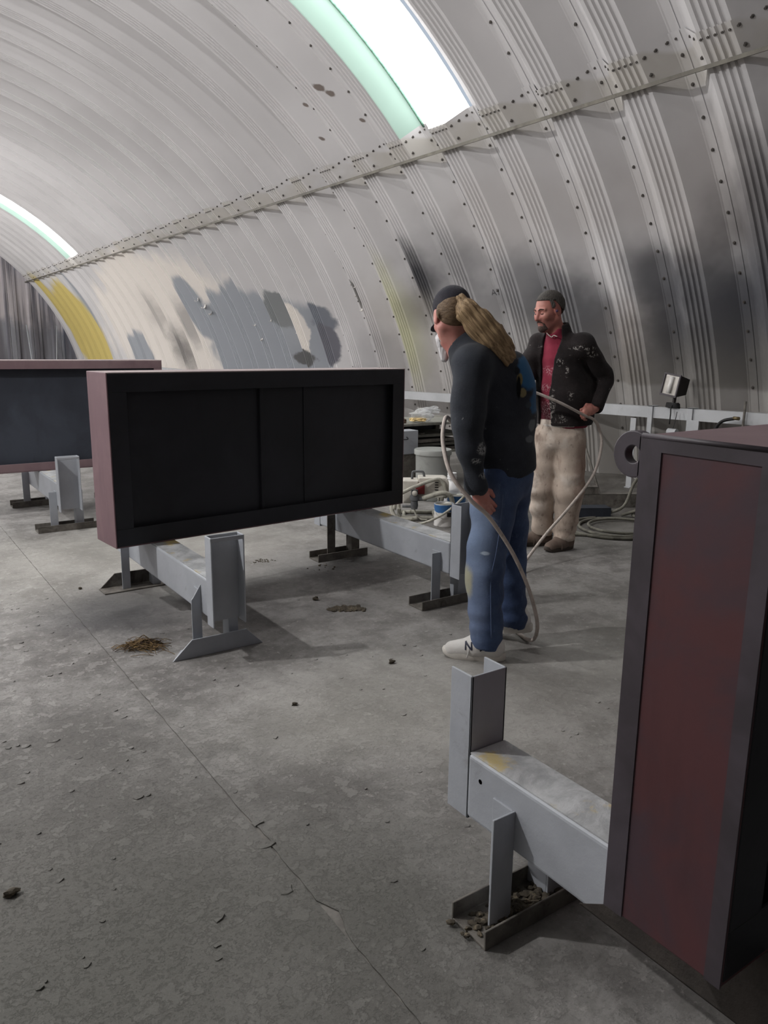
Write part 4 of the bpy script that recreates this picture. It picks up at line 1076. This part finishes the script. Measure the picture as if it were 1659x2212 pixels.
MB().box(-.16, .13, -.06, .10, .42, .66).build('case_body', TREST, r, bevel=.006); MB().box(-.15, .12, -.05, .09, .0, .42).build('case_stand', TREST_D, r); MB().tube([(-.08, -.062, .60), (-.08, -.085, .58), (-.02, -.085, .58), (-.02, -.062, .60)], .005, 6).build('handle', DARKM, r, True)

# drum with lid
r = empty('drum', (4.72, 6.02, 0), 0, 'grey lidded drum standing between bench and sprayer', 'drum')
GREYD = paint('dusty_grey_plastic', srgb(150, 152, 148), .6, .08, 4, srgb(126, 126, 120), (.55, .8), 5)
MB().lathe([(0, 0), (.15, 0), (.158, .01), (.168, .24), (.172, .45), (.176, .46), (.172, .47), (.0, .47)], n=40).build('drum_body', GREYD, r, True, auto=40)
MB().lathe([(.176, .455), (.186, .455), (.188, .495), (.182, .505), (.165, .50), (.0, .508)], n=40).build('lid', GREYD, r, True, auto=40)

# clear bag with scraps, brown lump on the bench
def lump(name, c, r, mat, parent=None, seed=0, amp=.3, sub=2, sc=3.):
    import bmesh
    bm = bmesh.new(); bmesh.ops.create_icosphere(bm, subdivisions=sub, radius=1); g = np.random.RandomState(seed); ph = g.uniform(0, 6, 9); 
    for v in bm.verts:
        p = v.co; k = 1+amp*(math.sin(p.x*sc+ph[0]+2*p.y)+math.sin(p.y*sc*1.3+ph[1]+1.5*p.z)+math.sin(p.z*sc*1.7+ph[2]+2.2*p.x)+.6*math.sin((p.x+p.y)*sc*2.9+ph[3]))/3.2
        v.co = Vector((p.x*r[0]*k, p.y*r[1]*k, p.z*r[2]*k))
    me = bpy.data.meshes.new(name); bm.to_mesh(me); bm.free(); me.materials.append(mat)
    o = bpy.data.objects.new(name, me); o.location = c; return link(o, parent)
def clear():
    t = NT('clear_plastic_film'); t.b.inputs['Transmission Weight'].default_value = .55; t.b.inputs['IOR'].default_value = 1.15; t.b.inputs['Alpha'].default_value = .75
    t.bump(t.noise(t.obj(), 22, 3, .6), .6, .02); return t.out((.9, .92, .93, 1), .18, 0, .8)
r = empty('plastic_bag', (5.0, 6.63, .70), R_(-20), 'crumpled clear plastic bag holding yellow scraps on the bench', 'bag')
lump('film', (.03, 0, .082), (.135, .08, .055), clear(), r, 5, .45, 3, 4.2); lump('film_tail', (.15, .01, .13), (.075, .03, .035), clear(), r, 8, .6, 3, 5)
YEL = paint('yellow_scrap', srgb(222, 196, 140), .8, .15, 20)
for i, (x, y, z) in enumerate(((-.07, -.03, .036), (-.02, -.05, .036), (-.05, .02, .036), (.03, -.04, .036))): lump('scrap', (x, y, z), (.045, .03, .022), YEL, r, 20+i, .5, 2, 3.5)
BRN = paint('brown_rag', srgb(74, 60, 50), .9, .3, 12)
o = lump('rag', (4.80, 6.66, .728), (.045, .04, .027), BRN, None, 31, .5); tag(o, 'small brown crumpled rag beside the plastic bag', 'rag')

# ------------------------------------------------------------------ paint sprayer
WHT = paint('grimy_white_enamel', srgb(206, 202, 192), .5, .08, 6, srgb(150, 144, 130), (.58, .78), 7)
HOSEG = paint('paint_crusted_hose', srgb(172, 170, 158), .8, .15, 20, srgb(120, 118, 104), (.52, .7), 14, bump=.3)
CAST = paint('cast_pump_metal', srgb(98, 100, 102), .55, .3, 16, srgb(150, 148, 140), (.6, .75), 12, metal=.3)
RED = paint('red_panel', srgb(124, 44, 44), .5, .1)
r = empty('paint_sprayer', (4.2, 5.35, 0), ZR, 'grimy white electric paint sprayer with hoses on a tube frame', 'paint sprayer')
MB().box(-.27, -.13, -.09, .09, .14, .345).build('control_box', WHT, r, bevel=.012, seg=3)
def rrect(x0, x1, z0, z1, rd=.05):
    o = []
    for cx, cz, a0 in ((x1-rd, z1-rd, 0), (x0+.01, z1-.01, 90), (x0+.01, z0+.01, 180), (x1-.02, z0+.02, 270)):
        q = rd if a0 == 0 else (.02 if a0 == 270 else .01)
        for k in range(6): a = R_(a0+18*k); o.append((cx+q*math.cos(a), cz+q*math.sin(a)))
    return o
mh = MB().prism(rrect(-.13, .14, .19, .368), 'y', -.08, .10).build('motor_housing', WHT, r, bevel=.006)
for k in range(4): MB().box(.015+.0*k, .045, -.084, -.079, .325-.022*k, .333-.022*k).build('vent_slot', DARKM, mh)
MB().box(-.155, -.075, -.097, -.082, .225, .315).build('red_panel', RED, r, bevel=.003)
MB().tube([(-.185, 0, .34), (-.18, 0, .40), (-.165, 0, .412), (-.10, 0, .412), (-.085, 0, .40), (-.075, 0, .36)], .011, 8, True, 4).build('carry_handle', CAST, r, True)
pm = MB().lathe([(.0, .10), (.028, .10), (.034, .13), (.030, .17), (.042, .18), (.042, .215), (.030, .225), (.030, .27), (0, .275)], (-.165, -.125, 0), 18).build('pump', CAST, r, True, auto=40)
MB().lathe([(0, -.04), (.016, -.04), (.02, 0), (.016, .07), (0, .08)], (-.13, -.125, .19), 12, 'x').build('valve', CAST, pm, True); MB().lathe([(0, -.05), (.012, -.05), (.012, .05), (0, .06)], (-.22, -.12, .12), 10, 'x').build('drain_valve', CAST, pm, True)
MB().lathe([(.0, -.008), (.024, -.008), (.024, .008), (0, .010)], (-.165, -.16, .245), 16, 'y').build('pressure_gauge', WHT, pm, True)
fr = MB()
for y in (-.11, .13): fr.tube([(-.30, y, .10), (-.29, y, .03), (-.25, y, .018), (.02, y, .018), (.06, y, .03), (.08, y, .20)], .017, 8, True, 4)
fr.tube([(.02, -.11, .02), (.02, .13, .02)], .015, 8, True, 1); fr.tube([(-.25, -.11, .02), (-.25, .13, .02)], .015, 8, True, 1); fr.build('tube_frame', HOSEG, r, True)
MB().tube([(-.34, -.15, .10), (-.32, -.16, .21), (-.22, -.15, .275), (-.12, -.14, .318), (-.02, -.12, .352), (.05, -.10, .36), (.09, -.10, .32), (.11, -.10, .25), (.10, -.12, .2)], .016, 10).build('pressure_hose', HOSEG, r, True)
MB().tube([(-.09, -.13, .195), (-.02, -.16, .225), (.07, -.16, .25), (.14, -.14, .23), (.17, -.12, .16), (.17, -.12, .06)], .021, 10).build('suction_hose', HOSEG, r, True)
MB().tube([(-.165, -.125, .10), (-.15, -.14, .05), (-.11, -.16, .015), (-.05, -.17, .012)], .008, 8).build('drain_tube', HOSEG, r, True)
MB().tube([(-.36, -.10, .20), (-.36, -.14, .08), (-.31, -.17, .02), (-.20, -.18, .018), (-.14, -.17, .03)], .019, 8).build('return_hose', HOSEG, r, True)
MB().tube([(-.30, -.36, .014), (-.20, -.38, .014), (-.08, -.42, .045), (.05, -.43, .11), (.16, -.42, .19), (.27, -.38, .29), (.36, -.32, .34)], .0105, 8).build('spray_line', HOSEG, r, True)

# cans, jug
def can_mat(name, low, high, zc, amp):
    t = NT(name); v = t.obj(); sp = t.n('ShaderNodeSeparateXYZ'); t.put(sp.inputs[0], v)
    n = t.noise(v, 14, 3, .5); h = t.math('MULTIPLY_ADD', n, amp, sp.outputs[2])
    c = t.mix(t.mr(h, zc, zc+.006), low, high); return t.out(c, .35)
BLUE = srgb(52, 104, 160)
METAL = paint('tinned_rim', srgb(170, 168, 160), .35, .15, 20, metal=.5)
def can(x, y, rz, label, lower, liquid, level):
    r = empty('paint_can', (x, y, 0), rz, label, 'paint can', 'open paint cans by the sprayer'); R = .084
    MB().lathe([(0, .002), (R-.004, .002), (R, 0), (R+.002, .004), (R, .010), (R, .178), (R+.003, .184), (R, .19), (R-.010, .188), (R-.006, .17), (R-.006, .02), (0, .018)], n=36).build('can_wall', can_mat('painted_tin', lower, BLUE, .150, .055), r, True, auto=45)
    MB().lathe([(R-.010, .186), (R-.002, .193), (R+.002, .188)], n=36).build('rim', METAL, r, True)
    MB().lathe([(0, level), (R-.007, level)], n=30).build('paint_surface', liquid, r)
    MB().box(.02, .066, -R-.002, -R+.012, .09, .125).build('label_block', DARKM, r)
    MB().tube([(-R-.003, 0, .15), (-.06, -.07, .10), (0, -R-.012, .075), (.06, -.07, .10), (R+.003, 0, .15)], .0022, 5).build('bail_handle', METAL, r, True)
    return r
can(4.09, 5.045, ZR, 'open paint can with white label and blue drips, nearest the trestle', srgb(214, 212, 208), paint('grey_wet_paint', srgb(120, 124, 118), .25, .05), .172)
can(4.43, 5.29, ZR, 'open blue paint can with dark inside behind the white labelled one', srgb(58, 110, 166), paint('black_can_inside', srgb(20, 20, 22), .5, .05), .05)
r = empty('plastic_jug', (4.56, 5.52, 0), ZR, 'white plastic jug with ribbed neck behind the blue can', 'jug')
PLA = paint('white_plastic', srgb(232, 232, 232), .35, .03, 5)
MB().lathe([(0, 0), (.078, 0), (.086, .01), (.086, .20), (.080, .225), (.05, .265), (.034, .275), (.034, .29), (.044, .292), (.044, .305), (.036, .308), (.044, .312), (.044, .325), (.036, .328), (.042, .332), (.042, .35), (0, .352)], n=32).build('jug_body', PLA, r, True, auto=35)
MB().tube([(-.082, 0, .20), (-.115, 0, .19), (-.12, 0, .11), (-.085, 0, .06)], .012, 8).build('handle', PLA, r, True)
MB().prism([(-.03, .09), (.03, .09), (.03, .16), (-.03, .16)], 'y', -.0885, -.086).build('paper_label', paint('grey_print_label', srgb(180, 180, 184), .5, .2, 60), r)
r = empty('plastic_jug', (4.76, 5.36, 0), ZR, 'second white plastic jug hidden beside the workers sleeve', 'jug')
MB().lathe([(0, 0), (.07, 0), (.078, .01), (.078, .17), (.07, .19), (.034, .215), (.034, .24), (0, .242)], n=28).build('jug_body', PLA, r, True, auto=35); MB().tube([(-.072, 0, .17), (-.105, 0, .16), (-.11, 0, .10), (-.076, 0, .05)], .011, 8).build('handle', PLA, r, True)

# ------------------------------------------------------------------ offcuts, coiled hose and pole near the wall
def offcut(name, x, y, rz, L, Wd, z0, H, label, mat):
    r = empty(name, (x, y, z0), rz, label, 'steel offcut', 'steel offcuts by the wall'); t = .008
    MB().box(-L/2, L/2, -Wd/2, Wd/2, H-t, H).box(-L/2, L/2, -Wd/2, -Wd/2+t, 0, H).box(-L/2, L/2, Wd/2-t, Wd/2, 0, H).build('channel', mat, r, bevel=.002)
    MB().box(-L/2, -L/2+.006, -Wd/2+t, Wd/2-t, 0, H-t).build('end_plate', mat, r)
offcut('steel_offcut', 5.44, 4.66, ZR+R_(6), .42, .16, 0, .085, 'lowest short channel offcut nearest the work boots', DARKB)
offcut('steel_offcut', 5.92, 4.86, ZR+R_(4), .95, .12, 0, .13, 'long low channel offcut reaching toward the coiled hose', TREST_D)
offcut('steel_offcut', 5.66, 5.02, ZR+R_(6), .46, .14, .13, .07, 'short channel offcut lying on the long one', TREST_D)
offcut('steel_offcut', 5.50, 5.16, ZR, .22, .12, .20, .06, 'topmost small offcut of the pile beside the trousers', DARKB)
r = empty('leaning_pole', (6.33, 5.25, 0), 0, 'dark steel pole leaning from the floor to the wall rail', 'pole')
MB().tube([(0, 0, .01), (.62, .98, .80)], .016, 10, True, 1).build('pole', TREST_D, r, True); MB().lathe([(0, 0), (.03, 0), (.03, .02), (.016, .03)], n=14).build('foot_cap', DARKM, r, True)
HOSED = paint('dusty_dark_hose', srgb(112, 110, 100), .8, .2, 14, srgb(84, 82, 74), (.5, .7), 8)
r = empty('coiled_hose', (5.25, 4.15, 0), 0, 'loosely coiled dusty hose lying flat on the floor by the wall', 'hose')
MB().tube(spiral(.44, .40, 1, .013, .013, 20, ph=1.2, sq=.9)+spiral(.40, .27, 1.6, .013, .03, 20, .05, -.04, 1.2, .95)+[(-.2, -.25, .013), (-.45, -.02, .013), (-.62, .12, .013)], .0125, 8, True, 3).build('hose', HOSED, r, True)
MB().lathe([(.012, -.03), (.018, -.03), (.018, .03), (.012, .03)], (-.62, .12, .018), 10, 'x').build('coupling', CAST, r, True)
r = empty('tangled_hose', (5.75, 4.45, 0), ZR, 'tangled grey hose standing in loops behind the flat coil', 'hose')
MB().tube([(-.22, -.02, .015), (-.05, -.06, .10), (.04, -.02, .30), (.12, .02, .36), (.18, .05, .25), (.16, .02, .10), (.05, -.04, .05), (-.06, -.05, .02), (.15, -.10, .10), (.30, -.06, .14), (.42, .02, .05), (.30, .12, .03), (.12, .1, .02), (.05, -.12, .02), (.30, -.22, .02), (.55, -.1, .02), (.48, .2, .016), (.2, .28, .016)], .014, 8, True, 5).build('hose', HOSED, r, True)
MB().tube([(.24, .12, .02), (.27, .10, .18), (.33, .08, .24), (.38, .1, .16), (.36, .14, .02)], .012, 8, True, 5).build('cable_loop', DARKM, r, True)

# ------------------------------------------------------------------ hoses in the workers' hands
def held_hose(B, pts, rad, label, mat, tip=None):
    r = empty('spray_hose', B, ZR, label, 'hose', 'hoses held by the workers'); MB().tube(pts, rad, 10, True, 6).build('hose', mat, r, True)
    MB().tube([pts[-2], pts[-1]], rad*1.35, 10, True, 1).build('end_fitting', CAST, r, True); return r
HOSEL = paint('pale_paint_coated_hose', srgb(188, 178, 170), .75, .12, 16, srgb(140, 132, 122), (.52, .7), 14, bump=.3)
held_hose((2.50, 2.74, 0), [(-.12, .12, 1.03), (-.158, .108, 1.10), (-.205, .04, 1.165), (-.232, -.08, 1.165), (-.244, -.17, 1.075), (-.212, -.262, .945), (-.120, -.275, .828), (-.040, -.252, .755), (.059, -.20, .618), (.140, -.16, .476), (.225, -.06, .285), (.268, .0, .121), (.25, .10, .02), (.16, .40, .013), (.05, .60, .013), (.02, .75, .013)], .0098,
          'pale hose hanging from the ponytailed worker and trailing past his jeans', HOSEL)
held_hose((4.29, 4.02, 0), [(-.44, -.22, 1.25), (-.385, -.262, 1.225), (-.30, -.285, 1.215), (-.204, -.30, 1.190), (-.038, -.295, 1.125), (.09, -.25, 1.065), (.165, -.205, 1.03), (.240, -.16, 1.00), (.292, -.12, .94), (.327, -.11, .812), (.278, -.12, .588), (.097, -.24, .38), (-.104, -.42, .217), (-.265, -.60, .083), (-.345, -.72, .025), (-.45, -.80, .013), (-.60, -.84, .013)], .0105,
          'long pale hose looping from the bearded worker hand down to the floor', HOSEL)

# ------------------------------------------------------------------ floor litter
def straw_mat():
    t = NT('dry_brown_straw'); n = t.noise(t.obj(), 40, 3, .6)
    return t.out(t.mix(t.mr(n, .35, .65), srgb(62, 46, 32), srgb(124, 100, 62)), .9)
m = MB(); g = random.Random(3)
for i in range(260):
    a = g.uniform(0, 6.28); q = abs(g.gauss(0, .5)); x = q*.12*math.cos(a); y = q*.085*math.sin(a); b = g.uniform(-.5, .5)+.6*math.sin(a*2); L = g.uniform(.02, .055); z = max(.003, (.035-.2*abs(x))*g.random())
    m.tube([(x-L*math.cos(b), y-L*math.sin(b), z), (x+g.uniform(-.008, .008), y+g.uniform(-.008, .008), z+g.uniform(0, .018)), (x+L*math.cos(b), y+L*math.sin(b), max(.002, z-.005))], .0017, 3, False, 3)
o = m.build('straw_clump', straw_mat(), loc=(1.085, 3.70, 0)); o.rotation_euler = (0, 0, R_(-32)); tag(o, 'small clump of dry brown straw beside the left trestle foot', 'straw', None, 'stuff')
DIRT = paint('dark_crumbly_dirt', srgb(70, 64, 54), .95, .3, 40, srgb(112, 102, 84), (.55, .65), 60)
def debris(name, x, y, rx, ry, n, rmax, label, seed, rz=0, z0=0, hmax=1., mat=None, kind='stuff'):
    import bmesh
    g = np.random.RandomState(seed); bm = bmesh.new()
    for i in range(n):
        s = rmax*g.uniform(.25, 1)**1.5; q = np.clip(g.normal(0, .42, 2), -1, 1)
        mt = Matrix.Translation((q[0]*rx, q[1]*ry, s*.3*hmax)) @ Matrix.Rotation(g.uniform(0, 6), 4, 'Z') @ Matrix.Diagonal((s, s*g.uniform(.5, 1), s*.6*hmax, 1))
        bmesh.ops.create_icosphere(bm, subdivisions=1, radius=1, matrix=mt)
    for v in bm.verts: v.co += Vector(g.normal(0, .12, 3))*rmax*.5; v.co.z = max(v.co.z, -.001)
    me = bpy.data.meshes.new(name); bm.to_mesh(me); bm.free(); me.materials.append(mat or DIRT)
    o = bpy.data.objects.new(name, me); o.location = (x, y, z0); o.rotation_euler = (0, 0, rz); link(o); tag(o, label, 'debris', None, kind); return o
debris('dirt_crumbs', 2.25, 3.645, .105, .045, 420, .022, 'dark smear of dirt crumbs on the floor between the two trestles', 1, R_(-30), hmax=.5)
debris('dirt_crumbs', 2.28, 4.83, .10, .07, 60, .010, 'scattered dark crumbs on the floor under the black fronted box', 2, hmax=.6)
debris('dirt_fill', 1.36, 1.304, .20, .05, 260, .017, 'dark gravelly dirt filling the foot channel of the near trestle', 3, z0=.008, hmax=.8)
debris('dirt_crumbs', 2.58, 4.45, .12, .12, 14, .012, 'few loose crumbs beside the far foot of the right trestle', 6)
for i, (x, y, s, lb) in enumerate(((2.175, 3.88, .020, 'small dark pebble on the floor left of the dirt smear'), (.218, 2.116, .018, 'dark dried scrap at the left edge of the floor'), (2.02, 2.86, .016, 'grey pebble on open floor in front of the white sneaker'), (1.42, 2.72, .012, 'tiny pebble on open floor between the trestles and the viewer'), (1.05, 4.85, .012, 'tiny dark crumb on the floor left of the black fronted box'))):
    o = lump('pebble', (x, y, s*.55), (s, s*.8, s*.6), DIRT, None, 60+i, .5, 2); tag(o, lb, 'pebble', 'pebbles on the floor')
# lifted flakes of old floor coating
m = MB(); g = random.Random(11)
def flake(x, y, s):
    n = g.randint(6, 9); a0 = g.uniform(0, 6); P = []
    for k in range(n): a = a0+2*math.pi*k/n; q = s*g.uniform(.55, 1); P.append((x+q*math.cos(a), y+q*.8*math.sin(a)))
    h = g.uniform(.0015, .004); t = g.uniform(0, .003)
    V = [(p[0], p[1], .0004) for p in P]+[(x+(p[0]-x)*.9, y+(p[1]-y)*.9, h+t*(p[0]-x)/s) for p in P]
    m.add(V, [tuple(range(n, 2*n))]+[(k, (k+1) % n, n+(k+1) % n, n+k) for k in range(n)])
for i in range(180):
    if i < 130: x = g.uniform(-.1, .9)-abs(g.gauss(0, .15)); y = g.uniform(1.5, 5.2)
    else: x = g.uniform(.9, 2.6); y = g.uniform(1.2, 4.0)
    flake(x, y, g.uniform(.005, .016)*(1 if g.random() < .9 else 1.5))
for x, y, s in ((.90, 1.93, .035), (.86, 1.72, .03), (.66, 1.72, .026), (.5, 2.96, .03), (.93, 2.05, .03)): flake(x, y, s)
o = m.build('coating_flakes', FLOOR); tag(o, 'thin pale flakes of old coating on the concrete floor', 'flakes', None, 'stuff')

# ------------------------------------------------------------------ marks and curls on the curved wall
def on_arch(y, z, dr=0.):
    y2 = (y-Y0) % PITCH_P; d = np.interp(y2, [q[0] for q in prof], [q[1] for q in prof]); r = AR+d-dr; s = (z-AZ)/r
    return Vector((AX+r*math.sqrt(1-s*s), y, z)), math.asin(s)
CURL = paint('curled_white_paint', srgb(214, 210, 204), .6, .08)
g = random.Random(5)
for i, (y, z, s) in enumerate(((10.80, 2.86, .045), (10.84, 2.66, .05), (10.78, 2.47, .045), (10.74, 2.29, .05), (10.66, 2.07, .06), (10.62, 2.40, .03), (17.08, 2.5, .12), (17.0, 2.36, .13), (16.95, 2.2, .10), (15.0, 1.95, .10), (14.8, 1.92, .08), (14.3, 2.0, .08), (14.0, 1.98, .07), (14.75, 1.62, .07), (13.3, 1.75, .07), (13.45, 2.42, .06))):
    p, a = on_arch(y, z, .004); m = MB(); n = 6; V = []
    for k in range(n):
        t = k/(n-1)*2.6
        for w in (-.5, .5): V.append((-(1-math.cos(t))*s*.4, w*s*.7*(1-.35*k/n), -math.sin(t)*s*.55))
    F = [(2*k, 2*k+1, 2*k+3, 2*k+2) for k in range(n-1)]
    o = mobj('paint_curl', V, F, CURL, wall_right, True); o.location = p-wall_right.location; o.rotation_euler = (g.uniform(-.6, .6), -a*.6, g.uniform(-.4, .4))
    sd = o.modifiers.new('thick', 'SOLIDIFY'); sd.thickness = .003
# hand written mark
m = MB()
def stroke(pts):
    P = []
    for dy, dz in pts: P.append(on_arch(7.70-dy, 2.19+dz, .002)[0]-wall_right.location)
    m.tube(P, .0035, 5, True, 1)
stroke([(-.055, -.035), (-.035, .035), (-.012, -.035)]); stroke([(-.05, -.01), (-.02, -.01)]); stroke([(.005, .035), (.05, .035), (.025, -.035)])
m.build('written_mark', DARKM, wall_right)
# two thin poles standing against the far end wall
for x, lean, lb in ((5.62, .03, 'thin pale pole upright against the far end wall'), (6.35, -.12, 'thin pale pole leaning beside the yellow sprayed wall')):
    r = empty('thin_pole', (x, 30.6, 0), 0, lb, 'pole', 'poles at the far end'); MB().tube([(0, 0, 0), (-lean*2, .5, 2.1)], .022, 8, True, 1).build('pole', TREST, r, True); MB().lathe([(0, 0), (.04, 0), (.04, .02), (0, .02)], n=12).build('base', DARKM, r)
